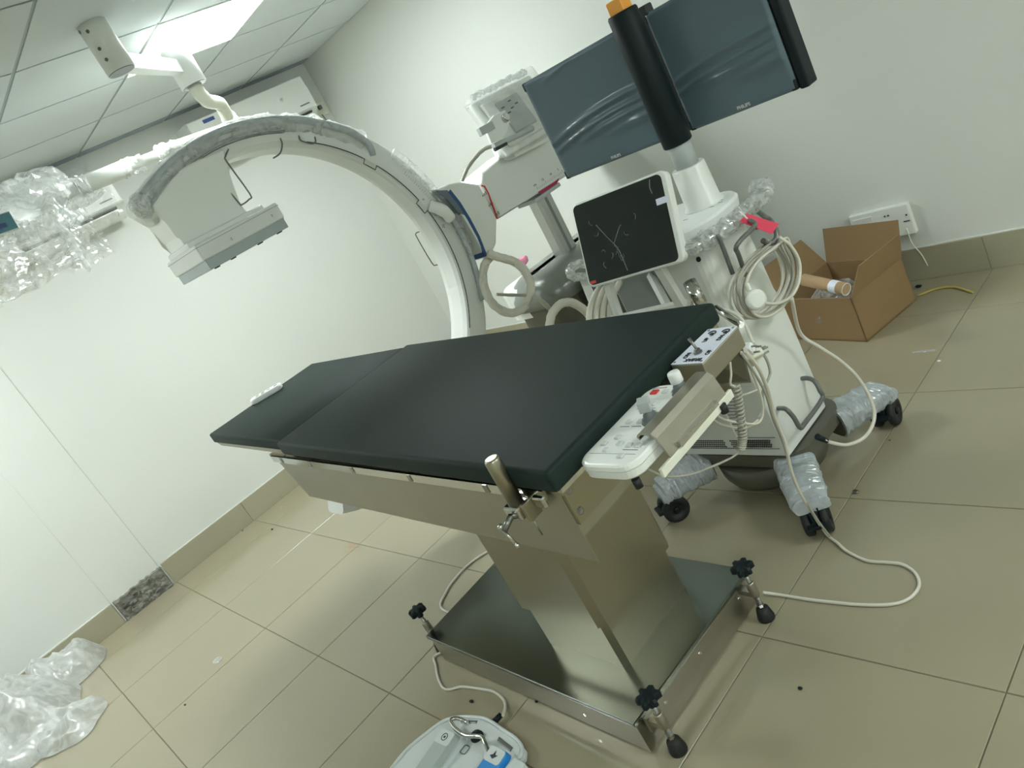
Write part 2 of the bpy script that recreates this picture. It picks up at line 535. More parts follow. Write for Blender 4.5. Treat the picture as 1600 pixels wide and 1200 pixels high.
# plaster lip above the skirting
lip = MB()
lip.tube([(x, -0.004, 0.157 + 0.0015 * noise.noise(Vector((x * 9, 0, 0)))) for x in [0.02 + 0.1 * i for i in range(68)]], 0.005, 5)
lip.build('trim_1', 'plaster_edge', kind='structure')
lip = MB()
lip.tube([(0.003, -y, 0.157 + 0.0015 * noise.noise(Vector((y * 9, 3, 0)))) for y in [0.02 + 0.1 * i for i in range(28)]], 0.005, 5)
lip.tube([(0.003, -y, 0.147 + 0.0015 * noise.noise(Vector((y * 9, 5, 0)))) for y in [3.12 + 0.1 * i for i in range(30)]], 0.005, 5)
lip.build('trim_2', 'plaster_edge', kind='structure')
# rough concrete where the skirting is missing at the pilaster
cb = MB()
NX, NZ = 44, 22
g = []
for a in range(NX + 1):
    row = []
    for b in range(NZ + 1):
        y = -2.785 - 0.325 * a / NX
        top = 0.15 + 0.012 * noise.noise(Vector((a * 0.31, 4.2, 0)))
        z = top * b / NZ
        n0 = noise.noise(Vector((y * 30, z * 30, 1.3))) + 0.6 * noise.noise(Vector((y * 80, z * 80, 7)))
        x = 0.021 + 0.006 * n0
        if a in (0, NX) or b == NZ: x = 0.004
        row.append((x, y, z))
    g.append(row)
cb.add([p for r in g for p in r], [(a * (NZ + 1) + b, (a + 1) * (NZ + 1) + b, (a + 1) * (NZ + 1) + b + 1, a * (NZ + 1) + b + 1) for a in range(NX) for b in range(NZ)])
for k in range(26):
    yv = random.uniform(-3.08, -2.8); zz = random.uniform(0.004, 0.13)
    cb.blob((0.026, yv, zz), (0.006, random.uniform(0.008, 0.022), random.uniform(0.006, 0.014)), 1, 0.4, 40, k)
cb.build('exposed_concrete', 'concrete', wl)

# ================================================================== operating table
tb = thing('operating_table', 'stainless steel operating table with a black mattress, standing on a low steel base', 'operating table', (3.35, -2.32, 0))
base = [(2.842, -2.579), (3.848, -2.605), (3.868, -2.035), (2.832, -2.02)]
ins = [(2.850, -2.571), (3.838, -2.596), (3.857, -2.043), (2.841, -2.029)]
m = MB(); m.hexa([(p[0], p[1], 0.006) for p in ins] + [(p[0], p[1], 0.108) for p in ins]); m.build('base_box', 'steel_matte', tb)
m = MB(); m.rhexa([(p[0], p[1], 0.106) for p in base] + [(p[0], p[1], 0.120) for p in base], 0.003, 2)
m.build('base_cover', 'steel_base', tb)
m = MB(); m.box((3.850, -2.575, 0.062), (3.862, -2.075, 0.109)).build('end_strip', 'steel_matte', tb)
for (x, y) in ((3.863, -2.33), (3.86, -2.50), (3.87, -2.12)):
    MB().cyl((x - 0.004, y, 0.088), (x + 0.003, y, 0.088), 0.006, 0.005, 12).build('bolt', 'chrome', tb)
m = MB(); m.cyl((3.62, -2.588, 0.05), (3.62, -2.594, 0.05), 0.006, 0.005, 12).build('bolt', 'chrome', tb)
# column: lower stage and sleeve, folded sheet with chamfered corners
def chamf(x0, y0, x1, y1, c):
    return [(x0 + c, y0), (x1 - c, y0), (x1, y0 + c), (x1, y1 - c), (x1 - c, y1), (x0 + c, y1), (x0, y1 - c), (x0, y0 + c)]
MB().prism(chamf(3.384, -2.457, 3.715, -2.135, 0.016), 0.12, 0.30).build('lower_column', 'steel', tb)
MB().prism(chamf(3.368, -2.470, 3.728, -2.122, 0.020), 0.275, 0.74).build('column_sleeve', 'steel', tb)

def yn(x): return -2.545 - (x - 2.5) * 0.045      # near edge of the frame
def yf(x): return -1.945 - (x - 2.5) * 0.050      # far edge of the frame
XL, XR = 2.50, 4.085
# skirt panels below the top
m = MB(); t = 0.003
m.hexa([(2.560, yn(2.56), 0.70), (4.085, yn(4.085), 0.70), (4.085, yn(4.085) + t, 0.70), (2.560, yn(2.56) + t, 0.70),
        (2.47, yn(2.47), 0.868), (4.085, yn(4.085), 0.868), (4.085, yn(4.085) + t, 0.868), (2.47, yn(2.47) + t, 0.868)])
m.build('side_panel', 'steel_matte', tb)
m = MB()
m.hexa([(2.560, yf(2.56) - t, 0.70), (4.085, yf(4.085) - t, 0.70), (4.085, yf(4.085), 0.70), (2.560, yf(2.56), 0.70),
        (2.47, yf(2.47) - t, 0.868), (4.085, yf(4.085) - t, 0.868), (4.085, yf(4.085), 0.868), (2.47, yf(2.47), 0.868)])
m.build('side_panel', 'steel_matte', tb)
m = MB().hexa([(2.562, yn(2.56) + .004, 0.74), (4.05, yn(4.05) + .004, 0.74), (4.05, yf(4.05) - .004, 0.74), (2.562, yf(2.56) - .004, 0.74),
               (2.50, yn(2.5) + .004, 0.87), (4.05, yn(4.05) + .004, 0.87), (4.05, yf(4.05) - .004, 0.87), (2.50, yf(2.5) - .004, 0.87)])
m.build('top_housing', 'steel_matte', tb)
# end plate at the foot end, with countersunk screws and key slots
m = MB(); m.box((4.085, yn(4.085) + 0.002, 0.795), (4.094, yf(4.085) - 0.002, 0.884)); ep = m.build('end_plate', 'steel', tb)
for y in (-2.60, -2.06):
    for z in (0.868, 0.818):
        MB().lathe((4.094, y, z), [(0.0085, 0), (0.0085, 0.0012), (0.006, 0.0014), (0.005, 0.0004), (0.001, 0.0004)], 14, (1, 0, 0)).build('screw', 'nickel', ep)
for y in (-2.49, -2.17):
    MB().prismx(rrect(y - 0.012, 0.842, y + 0.03, 0.881, 0.010, 4), 4.0945, 4.0965).build('slot_cover', 'chrome', ep)
m = MB().hexa([(4.05, yn(4.05) - .008, 0.884), (4.112, yn(4.11) - .010, 0.884), (4.108, yf(4.11) + .008, 0.884), (4.05, yf(4.05) + .008, 0.884), (4.05, yn(4.05) - .008, 0.898), (4.112, yn(4.11) - .010, 0.898), (4.108, yf(4.11) + .008, 0.898), (4.05, yf(4.05) + .008, 0.898)])
m.build('mattress_tray', 'chrome', tb)
# top plate (tray) and side rails with spacer blocks
m = MB().hexa([(2.45, yn(2.45) - .006, 0.872), (4.10, yn(4.10) - .006, 0.872), (4.10, yf(4.10) + .006, 0.872), (2.45, yf(2.45) + .006, 0.872),
               (2.45, yn(2.45) - .006, 0.886), (4.10, yn(4.10) - .006, 0.886), (4.10, yf(4.10) + .006, 0.886), (2.45, yf(2.45) + .006, 0.886)])
m.build('top_plate', 'steel', tb)
for s, fy in ((-1, yn), (1, yf)):
    m = MB()
    o1, o2 = s * 0.012, s * 0.019
    a, b = sorted((o1, o2))
    m.hexa([(2.50, fy(2.5) + a, 0.866), (4.06, fy(4.06) + a, 0.866), (4.06, fy(4.06) + b, 0.866), (2.50, fy(2.5) + b, 0.866),
            (2.50, fy(2.5) + a, 0.890), (4.06, fy(4.06) + a, 0.890), (4.06, fy(4.06) + b, 0.890), (2.50, fy(2.5) + b, 0.890)])
    rl = m.build('side_rail', 'chrome', tb)
    for x in (2.60, 2.86, 3.18, 3.52, 3.86):
        a, b = sorted((0.0, s * 0.021))
        MB().box((x - 0.008, fy(x) + a, 0.868), (x + 0.008, fy(x) + b, 0.888)).build('spacer', 'nickel', rl)
MB().tube([(4.004, -1.87, 0.8692), (4.049, -1.892, 0.847), (4.09, -1.914, 0.8323)], 0.0085, 12).build('rail_end', 'chrome', tb)
# mattress: main section with softened edges and the narrower head section
def cushion(pts, z0, z1, r, name, wave=0.0):
    bm = bmesh.new()
    lo = [bm.verts.new((p[0], p[1], z0)) for p in pts]; hi = [bm.verts.new((p[0], p[1], z1)) for p in pts]
    n = len(pts)
    bm.faces.new(lo[::-1]); bm.faces.new(hi)
    for i in range(n): bm.faces.new((lo[i], lo[(i + 1) % n], hi[(i + 1) % n], hi[i]))
    bmesh.ops.bevel(bm, geom=list(bm.edges), offset=r, segments=4, affect='EDGES', profile=0.5)
    mb = MB(); bm.verts.index_update()
    mb.add([v.co.copy() for v in bm.verts], [[v.index for v in f.verts] for f in bm.faces], True)
    bm.free()
    return mb.build(name, 'mattress_black', tb)
cushion([(2.640, -2.566), (4.128, -2.650), (4.120, -2.008), (2.622, -1.918)], 0.898, 0.950, 0.012, 'mattress')
cushion([(1.738, -2.505), (2.638, -2.549), (2.622, -1.936), (1.746, -1.926)], 0.903, 0.948, 0.008, 'head_section_mattress')
m = MB().hexa([(1.79, -2.500, 0.886), (2.66, -2.545, 0.886), (2.64, -1.945, 0.886), (1.795, -1.94, 0.886),
               (1.75, -2.500, 0.903), (2.66, -2.545, 0.903), (2.64, -1.940, 0.903), (1.755, -1.932, 0.903)])
m.build('head_section_frame', 'steel_matte', tb)
# levelling feet: bracket, threaded stem, star knob, rubber foot
def star(c, axis, R=0.035):
    c = Vector(c); t = Vector(axis).normalized(); u = t.orthogonal().normalized(); w = t.cross(u)
    rings = []
    for h, s in ((-0.011, 0.80), (-0.007, 1.0), (0.006, 1.0), (0.012, 0.82), (0.014, 0.4)):
        ring = []
        for k in range(48):
            a = 2 * pi * k / 48
            rr = R * s * (0.80 + 0.20 * max(-0.75, min(0.7, 1.5 * cos(6 * a))))
            ring.append(c + t * h + (u * cos(a) + w * sin(a)) * rr)
        rings.append(ring)
    return rings
for fx, fy, bx, by in ((3.910, -2.095, 3.86, -2.105), (3.900, -2.560, 3.85, -2.55), (2.792, -2.535, 2.84, -2.53), (2.785, -2.085, 2.84, -2.085)):
    left = fx < 3
    ft = MB()
    ft.cyl((fx, fy, 0.03), (fx, fy, 0.175), 0.007, 0.007, 12)
    for k in range(14): ft.lathe((fx, fy, 0.045 + k * 0.005), [(0.0068, 0), (0.0085, 0.002), (0.0068, 0.004)], 10)
    lf = ft.build('levelling_foot', 'nickel', tb)
    MB().lathe((fx, fy, 0.085), [(0.012, 0), (0.0135, 0.004), (0.0135, 0.046), (0.012, 0.05)], 16).build('threaded_sleeve', 'steel_matte', lf)
    dx, dy = bx - fx, by - fy
    MB().box((min(fx, bx) - 0.002, fy - 0.012, 0.088), (max(fx, bx) + 0.002, fy + 0.012, 0.104)).build('bracket', 'steel_matte', lf)
    b = MB().loft(star((fx, fy, 0.186), (0.05, -0.03, 1)), cap=True, smooth=False)
    b.cyl((fx, fy, 0.16), (fx, fy, 0.18), 0.011, 0.014, 14)
    b.build('star_knob', 'plastic_black', lf)
    MB().lathe((fx, fy, 0.0), [(0.024, 0), (0.0245, 0.006), (0.0185, 0.036), (0.014, 0.040), (0.010, 0.042)], 22).build('rubber_foot', 'rubber_black', lf)
    MB().cyl((fx, fy, 0.040), (fx, fy, 0.054), 0.0095, 0.0095, 6, False).build('hex_nut', 'chrome', lf)

# ---- rail clamp with post on the near rail
rc = thing('rail_clamp', 'stainless steel accessory clamp with round post on the near side rail', 'clamp', (3.985, -2.645, 0.80))
cx, cy = 3.985, -2.652
MB().lathe((cx, cy, 0.872), [(0.0, 0), (0.0165, 0.0), (0.0165, 0.105), (0.014, 0.110), (0.012, 0.1105)], 24, (0.03, -0.0, 1)).build('post', 'steel', rc)
m = MB().rbox((cx - 0.026, cy - 0.021, 0.842), (cx + 0.022, cy + 0.019, 0.872), 0.004)
m.build('clamp_block', 'chrome', rc)
MB().rbox((cx + 0.022, cy - 0.012, 0.832), (cx + 0.034, cy + 0.026, 0.876), 0.003).build('jaw', 'steel', rc)
MB().rbox((cx + 0.034, cy + 0.012, 0.850), (cx + 0.070, cy + 0.024, 0.878), 0.006).build('rail_hook', 'chrome', rc)
MB().cyl((cx + 0.030, cy - 0.004, 0.836), (cx + 0.032, cy - 0.004, 0.795), 0.0022, 0.0018, 8).build('pin', 'nickel', rc)
m = MB().cyl((cx - 0.012, cy - 0.018, 0.852), (cx - 0.020, cy - 0.046, 0.834), 0.0075, 0.0065, 14)
m.build('clamp_screw', 'nickel', rc)
m = MB().cyl((cx - 0.026, cy - 0.044, 0.838), (cx - 0.008, cy - 0.044, 0.800), 0.0036, 0.0036, 10)
m.lathe((cx - 0.027, cy - 0.044, 0.842), [(0.0, -0.007), (0.006, -0.005), (0.007, 0), (0.006, 0.005), (0.0, 0.007)], 12)
m.lathe((cx - 0.006, cy - 0.044, 0.797), [(0.0, -0.005), (0.0045, -0.004), (0.005, 0), (0.0045, 0.004), (0.0, 0.005)], 12)
m.build('tightening_bar', 'chrome', rc)

# ---- small pendant remote lying on the head section
rm = thing('remote_control', 'small white handset lying on the head end of the black mattress', 'remote', (1.80, -2.21, 0.949))
A = Vector((1.755, -2.255, 0.949)); 
RM = Matrix.Translation((1.80, -2.21, 0.950)) @ Matrix.Rotation(radians(62), 4, 'Z')
m = MB(); bm_p = rrect(-0.078, -0.030, 0.078, 0.030, 0.018, 5)
m.loft([[RM @ Vector((p[0] * s, p[1] * s, z)) for p in bm_p] for s, z in ((0.93, 0), (1, 0.005), (1, 0.017), (0.94, 0.023))], smooth=False)
m.build('casing', 'plastic_bright', rm)
m = MB()
for px_, py_ in ((-0.04, -0.01), (-0.04, 0.012), (-0.012, -0.01), (-0.012, 0.012), (0.016, 0.0)):
    m.rbox((px_ - 0.008, py_ - 0.006, 0.0225), (px_ + 0.008, py_ + 0.006, 0.0255), 0.001, 1, RM)
m.build('keys', 'plastic_lightgrey', rm, 'stuff')
MB().cyl(RM @ Vector((0.052, 0.004, 0.022)), RM @ Vector((0.052, 0.004, 0.026)), 0.010, 0.009, 16).build('dial', 'plastic_grey', rm)

# ---- hand control pad with two joysticks, hung at the foot end
hc = thing('control_pad', 'white keypad with two joysticks hung at the foot end of the table', 'control pad', (4.22, -2.45, 0.87))
zt = 0.925
def pad_poly(g):
    o = [(4.140, -2.565), (4.262, -2.592), (4.322, -2.545), (4.322, -2.330), (4.262, -2.325), (4.165, -2.322), (4.140, -2.360)]
    c = Vector((4.23, -2.45))
    return o, c
def padring(g, z):
    poly = rrect(4.137 + g, -2.592 + g, 4.280 - g, -2.322 - g, 0.036 - g * 0.5, 7)
    return [(p[0], p[1], z + 0.0) for p in poly]
m = MB().loft([padring(0.008, zt - 0.036), padring(0.0015, zt - 0.030), padring(0.0, zt - 0.0145)], smooth=False); m.build('lower_shell', 'plastic_white', hc)
m = MB().loft([padring(0.002, zt - 0.0150), padring(0.002, zt - 0.0128)]); m.build('seam', 'print_dark', hc)
m = MB().loft([padring(0.0, zt - 0.0133), padring(0.0, zt - 0.004), padring(0.003, zt - 0.0008), padring(0.007, zt)]); m.build('upper_shell', 'plastic_bright', hc)
def key(x, y, w=0.010, d=0.010, mm='key_grey', nm='key'):
    return MB().rbox((x - w, y - d, zt - 0.001), (x + w, y + d, zt + 0.0035), 0.002, 1).build(nm, mm, hc)
red = key(4.168, -2.352, 0.009, 0.008, 'red_mark', 'stop_key'); red['label'] = 'small red key'
for x, y in ((4.195, -2.352), (4.22, -2.352), (4.17, -2.395), (4.195, -2.395), (4.215, -2.425), (4.175, -2.455), (4.205, -2.455), (4.185, -2.505), (4.165, -2.525), (4.185, -2.545), (4.205, -2.525), (4.232, -2.530), (4.254, -2.530), (4.235, -2.562)):
    key(x, y, 0.007, 0.007)
m = MB()
for x, y, w in ((4.175, -2.4095, .012), (4.2, -2.4095, .01), (4.215, -2.441, .012), (4.175, -2.470, .012), (4.205, -2.470, .012), (4.235, -2.543, .010), (4.254, -2.543, .008)):
    m.box((x - w, y - 0.0008, zt - 0.0002), (x + w, y + 0.0008, zt + 0.0006))
for k in range(10):
    m.box((4.15 + 0.004 * k, -2.338, zt - 0.0002), (4.152 + 0.004 * k, -2.334, zt + 0.0005))
m.box((4.150, -2.556, zt - 0.0002), (4.265, -2.5552, zt + 0.0004))
m.build('print', 'print_grey', hc)
for (x, y, sq) in ((4.240, -2.356, 0), (4.232, -2.452, 1)):
    MB().lathe((x, y, zt - 0.001), [(0.020, 0), (0.021, 0.003), (0.016, 0.007), (0.0175, 0.010), (0.012, 0.014), (0.013, 0.017), (0.009, 0.022), (0.008, 0.026)], 20).build('joystick_boot', 'plastic_midgrey', hc)
    if sq:
        M_ = Matrix.Translation((x - 0.003, y, zt + 0.024)) @ Matrix.Rotation(radians(8), 4, 'Y') @ Matrix.Rotation(radians(35), 4, 'Z')
        MB().rbox((-0.0115, -0.0115, 0), (0.0115, 0.0115, 0.024), 0.002, 2, M_).build('joystick_cap', 'plastic_lightgrey', hc)
    else:
        MB().lathe((x, y, zt + 0.022), [(0.010, 0), (0.013, 0.002), (0.013, 0.020), (0.0115, 0.0235), (0.004, 0.024)], 22).build('joystick_cap', 'plastic_bright', hc)
# hanger: folded steel channel over the outer side of the pad
hb = thing('hanging_bracket', 'folded stainless hanger gripping the outer edge of the white keypad', 'bracket', (4.31, -2.42, 0.86))
sh = -0.028
prof = [(4.280, zt + 0.004), (4.276, zt + 0.010), (4.280, zt + 0.016), (4.288, zt + 0.020), (4.312, zt + 0.018), (4.322, zt + 0.008), (4.334, zt - 0.042), (4.3305, zt - 0.043), (4.318, zt + 0.006), (4.310, zt + 0.014), (4.289, zt + 0.016), (4.283, zt + 0.013), (4.281, zt + 0.010), (4.283, zt + 0.006)]
m = MB(); m.loft([[(p[0] + sh, y, p[1]) for p in prof] for y in (-2.520, -2.318)]); m.build('channel', 'steel_matte', hb)
MB().rbox((4.322 + sh, -2.49, zt - 0.034), (4.340 + sh, -2.355, zt - 0.022), 0.002, 1).build('slot_lip', 'chrome', hb)
MB().rbox((4.326 + sh, -2.555, zt - 0.052), (4.334 + sh, -2.300, zt - 0.034), 0.0015, 1).build('support_strip', 'plastic_cream', hb)
for fx_, fy_ in ((4.335 + sh, -2.345), (4.285 + sh, -2.575)):
    MB().cyl((fx_, fy_, zt - 0.058), (fx_, fy_, zt - 0.040), 0.008, 0.008, 14).build('rubber_foot', 'rubber_black', hb)

# ---- steel control box with a white printed face
cb_ = thing('control_box', 'steel switch box with white printed face at the far foot corner', 'control box', (4.19, -2.18, 0.885))
c0 = [(4.143, -2.252), (4.229, -2.258), (4.231, -2.110), (4.152, -2.108)]
m = MB().rhexa([(p[0], p[1], 0.880) for p in c0] + [(p[0], p[1], 0.928) for p in c0], 0.003, 2); m.build('housing', 'steel_matte', cb_)
m = MB().hexa([(4.144, -2.251, 0.928), (4.228, -2.257, 0.928), (4.230, -2.111, 0.928), (4.153, -2.109, 0.928), (4.144, -2.251, 0.9296), (4.228, -2.257, 0.9296), (4.230, -2.111, 0.9296), (4.153, -2.109, 0.9296)])
fp = m.build('face_plate', 'label_white', cb_)
zz = 0.9297
lettering('BREAK', 0.0150, (4.2185, -2.2375, zz), (-1, 0.05, 0), (0, -1, 0), 'print_black', fp, bold=0.0006)
lettering('ON', 0.0145, (4.172, -2.232, zz), (0, 1, 0), (-1, 0, 0), 'print_black', fp, bold=0.0006)
lettering('OF', 0.0145, (4.224, -2.226, zz), (0, 1, 0), (-1, 0, 0), 'print_black', fp, bold=0.0006)
lettering('UP', 0.0145, (4.183, -2.168, zz), (0, 1, 0), (-1, 0, 0), 'print_black', fp, bold=0.0006)
lettering('DN', 0.0145, (4.219, -2.168, zz), (0, 1, 0), (-1, 0, 0), 'print_black', fp, bold=0.0006)
m = MB()
for ox in (4.178, 4.213):
    pts = [(ox + 0.009 * cos(a), -2.132 + 0.009 * sin(a), zz + 0.0005) for a in [radians(-60 + 24 * k) for k in range(11)]]
    m.tube(pts, 0.0016, 5)
    m.cyl((ox, -2.134, zz), (ox, -2.134, zz + 0.0006), 0.005, 0.005, 12)
    m.add([(ox + 0.001, -2.146, zz + 0.0006), (ox + 0.010, -2.143, zz + 0.0006), (ox + 0.006, -2.136, zz + 0.0006)], [(0, 1, 2)])
m.build('arrow_symbols', 'print_black', fp)
for x, y in ((4.150, -2.244), (4.222, -2.249), (4.160, -2.116), (4.223, -2.117)):
    MB().lathe((x, y, zz - 0.0004), [(0.0034, 0), (0.003, 0.0012), (0.001, 0.0014)], 10).build('screw', 'nickel', fp)
m = MB().lathe((4.192, -2.213, zz), [(0.0095, 0), (0.0095, 0.003), (0.007, 0.003), (0.007, 0.009), (0.004, 0.010)], 12, smooth=False)
m.tube([(4.192, -2.213, zz + 0.006), (4.183, -2.207, zz + 0.022), (4.176, -2.203, zz + 0.030)], [0.0026, 0.0032, 0.0040], 10)
m.build('toggle_switch', 'nickel', cb_)
q_ = [(4.105, -2.119, 0.7915), (4.138, -2.028, 0.7363), (4.159, -2.032, 0.8392), (4.151, -2.118, 0.8392)]
n_ = (Vector(q_[1]) - Vector(q_[0])).cross(Vector(q_[2]) - Vector(q_[1]))
MB().plate(q_, n_, 0.002).build('hanging_plate', 'steel_dark', cb_)
m = MB().box((4.100, -2.25, 0.866), (4.20, -2.12, 0.879)); m.build('support_arm', 'steel_matte', cb_)

# coiled cord of the hand control
def helix(p, R, turns, r, per=12):
    P = catmull([Vector(q) for q in p], 40); out = []; n = len(P); N = int(turns * per)
    for i in range(N + 1):
        f = i / N * (n - 1); k = min(int(f), n - 2); c = P[k].lerp(P[k + 1], f - k); t = (P[k + 1] - P[k]).normalized()
        u = t.orthogonal().normalized() if False else (Vector((1, 0.3, 0)) - t * t.dot(Vector((1, 0.3, 0)))).normalized(); w = t.cross(u)
        a = 2 * pi * i / per
        out.append(c + (u * cos(a) + w * sin(a)) * R)
    return out
hp = helix([(4.151, -2.098, 0.7745), (4.141, -2.109, 0.7153), (4.13, -2.123, 0.6538), (4.119, -2.139, 0.6211)], 0.0085, 20, 0.0026)
cm = MB().tube(hp, 0.0030, 6)
single(cm, 'coiled_cord', 'cable_grey', 'grey coiled cord hanging under the switch box', 'cord')
m = MB().tube([(4.17, -2.107, 0.8405), (4.164, -2.113, 0.8132), (4.156, -2.119, 0.7917), (4.152, -2.105, 0.7757)], 0.0030, 6, 6)
single(m, 'cord_lead', 'cable_cream', 'short cream lead running from the switch box into the coiled cord', 'cord')
m = MB().tube([(4.119, -2.137, 0.6236), (4.113, -2.165, 0.6221), (4.105, -2.237, 0.6471), (4.098, -2.304, 0.6765), (4.094, -2.361, 0.7171), (4.098, -2.401, 0.7668)], 0.0028, 6, 6)
single(m, 'control_pad_cable', 'cable_grey', 'thin grey cable sagging from the coiled cord to the white keypad', 'cable')

# ================================================================== C-arm x-ray machine
ca = thing('c_arm', 'large white C-shaped x-ray arm with flat detector, reaching over the table', 'x-ray machine', (2.23, -0.7, 0))
CY, CZ = -1.99, 1.167
def ringpt(x, r, deg): return (x, CY + r * cos(radians(deg)), CZ + r * sin(radians(deg)))
def sweep(prof, a0, a1, n=72, smooth=True, fx=None):
    rings = []
    for i in range(n + 1):
        a = a0 + (a1 - a0) * i / n
        rings.append([ringpt(x, r, a) for x, r in prof])
    return rings
# curved beam
prof = [(2.300, 0.712), (2.300, 0.796), (2.294, 0.806), (2.27, 0.812), (2.18, 0.812), (2.163, 0.806), (2.158, 0.795), (2.158, 0.702), (2.168, 0.694), (2.20, 0.690), (2.27, 0.692), (2.292, 0.700)]
m = MB().loft(sweep(prof, 118, -120, 96), smooth=False); bm_ = m.build('curved_beam', 'plastic_offwhite', ca)
for p in bm_.data.polygons: p.use_smooth = False
# rounded tip of the beam
m = MB().loft([[((x - 2.23) * s + 2.23, *ringpt(x, 0.752 + (r - 0.752) * s, a)[1:]) for x, r in prof] for s, a in ((1, 118), (0.93, 119.6), (0.7, 121), (0.3, 121.6))]); m.build('beam_tip', 'plastic_offwhite', ca)
# dark seam with its notches on the near face
def seam(name, angs, r0, mm='print_dark', x=2.302, notch=()):
    pts = []
    a0, a1 = angs; n = 60
    seq = []
    for i in range(n + 1):
        a = a0 + (a1 - a0) * i / n
        rr = r0
        for (na, nb) in notch:
            if nb <= a <= na: rr = r0 - 0.022
        seq.append((a, rr))
    last = None
    for a, rr in seq:
        if last is not None and abs(rr - last) > 1e-6: pts.append(ringpt(x, last, a))
        pts.append(ringpt(x, rr, a)); last = rr
    m = MB().tube(pts, 0.0022, 5)
    return m.build(name, mm, ca)
seam('track_seam', (62, -35), 0.708, notch=((41.5, 37), (17, 12.5)))
seam('track_edge', (118, 70), 0.742, 'print_grey')
# scale marks on the beam
m = MB()
for k in range(24):
    a = 26 - k * 0.9
    p = Vector(ringpt(2.3012, 0.752, a)); q = Vector(ringpt(2.3012, 0.752 + (0.012 if k % 5 else 0.020), a))
    d = (q - p).normalized(); s_ = Vector((0, -d.z, d.y)) * 0.0007
    m.add([p - s_, p + s_, q + s_, q - s_], [(0, 1, 2, 3)])
m.build('scale_marks', 'print_grey', ca)
for k, (a, tx) in enumerate(((15, '0'), (8, '10'), (3, '20'))):
    lettering(tx, 0.018, ringpt(2.3015, 0.730, a), (0, 0.45, 0.89), (0, -0.89, 0.45), 'print_grey', ca)
# hoses in film along the outer edge
hp_ = [ringpt(2.312, 0.792, 117 - k * 3.5) for k in range(21)]
MB().tube(hp_ + [ringpt(2.310, 0.775, 41), ringpt(2.300, 0.742, 38.5)], 0.0145, 10, 2).build('cable_hose', 'hose_dark', ca)
MB().tube([ringpt(2.308, 0.755, 118 - k * 3.5) for k in range(15)], 0.0075, 8, 2).build('cable_hose', 'hose_dark', ca)
MB().tube([ringpt(2.306, 0.755, 12), ringpt(2.312, 0.775, 10.5)] + [ringpt(2.312, 0.788, 8 - k * 3) for k in range(12)], 0.013, 10, 2).build('cable_hose', 'hose_dark', ca)
rings = []
for i in range(150):
    a = 120 - i * 0.52
    ring = []
    for k in range(14):
        t = 2 * pi * k / 14
        x = 2.302 + 0.024 * cos(t); r = 0.782 + 0.036 * sin(t)
        p = Vector(ringpt(x, r, a))
        amp = 0.10 + 0.26 * max(0.0, min(1.0, (80 - a) / 12.0))
        nz = noise.noise(Vector((p.x * 30, a * 0.35, t * 1.2))) + 0.7 * noise.noise(p * 60)
        s = 1 + amp * nz
        x = 2.302 + 0.024 * cos(t) * s; r = 0.782 + 0.036 * sin(t) * s
        ring.append(ringpt(x, r, a))
    rings.append(ring)
MB().loft(rings, smooth=True).build('bubble_wrap', 'clear_film', ca)
MB().blob(ringpt(2.29, 0.775, 119), (0.035, 0.04, 0.045), 3, 0.22, 40, 3).build('tip_wrap', 'wrap_film', ca)
rings = []
for i in range(70):
    a = 33 - i * 0.62
    ring = []
    for k in range(12):
        t = 2 * pi * k / 12
        p = Vector(ringpt(2.315 + 0.02 * cos(t), 0.800 + 0.024 * sin(t), a))
        s = 1 + 0.3 * (noise.noise(p * 45) + 0.6 * noise.noise(p * 90))
        ring.append(ringpt(2.315 + 0.018 * cos(t) * s, 0.795 + 0.022 * sin(t) * s, a))
    rings.append(ring)
MB().loft(rings).build('bubble_wrap', 'clear_film', ca)
# wire clips
def clip(pts, x=2.306, r=0.0032, k=5):
    MB().tube([(x if i not in (0, len(pts) - 1) else 2.299, p[1], p[2]) for i, p in enumerate(pts)], r, 7, 3).build('wire_clip', 'rod_grey', ca)
clip([(2.3, -1.971, 1.892), (2.3, -2.006, 1.871), (2.3, -2.012, 1.85), (2.3, -2.002, 1.714), (2.3, -2.016, 1.699), (2.3, -2.052, 1.694), (2.3, -2.061, 1.707), (2.3, -2.07, 1.836)], 2.318)
clip([(2.3, -1.754, 1.849), (2.3, -1.764, 1.825), (2.3, -1.792, 1.799), (2.3, -1.827, 1.794)])
clip([(2.3, -1.675, 1.828), (2.3, -1.683, 1.811), (2.3, -1.675, 1.8), (2.3, -1.646, 1.779), (2.3, -1.625, 1.779), (2.3, -1.613, 1.797)])
m = MB().tube([(2.15, -1.291, 1.238), (2.15, -1.312, 1.239), (2.15, -1.318, 1.218), (2.15, -1.315, 1.084), (2.15, -1.301, 1.066), (2.15, -1.262, 1.052)], 0.0028, 7, 3); m.build('wire_clip', 'rod_grey', ca)
# detector: curved neck, plate, lower slab with catches
def yz(*pp): return [(p[1], p[2]) for p in pp]
neck = [(-2.325, 1.650), (-2.325, 1.70), (-2.345, 1.80), (-2.345, 1.83), (-2.19, 1.905), (-1.99, 1.90), (-2.03, 1.80), (-2.07, 1.70), (-2.04, 1.650)]
MB().prismx(neck, 2.125, 2.315, 0.012, 3).build('detector_neck', 'plastic_white', ca)
MB().rbox((2.10, -2.335, 1.636), (2.36, -2.00, 1.662), 0.008, 2).build('neck_collar', 'plastic_white', ca)
MB().rbox((2.050, -2.335, 1.578), (2.410, -1.972, 1.642), 0.006, 2).build('detector_housing', 'plastic_offwhite', ca)
MB().box((2.049, -2.336, 1.6285), (2.411, -1.971, 1.6300)).build('housing_seam', 'print_grey', ca)
dl = MB().rbox((2.058, -2.328, 1.541), (2.405, -1.978, 1.580), 0.002, 1).build('detector_slab', 'plastic_grey', ca)
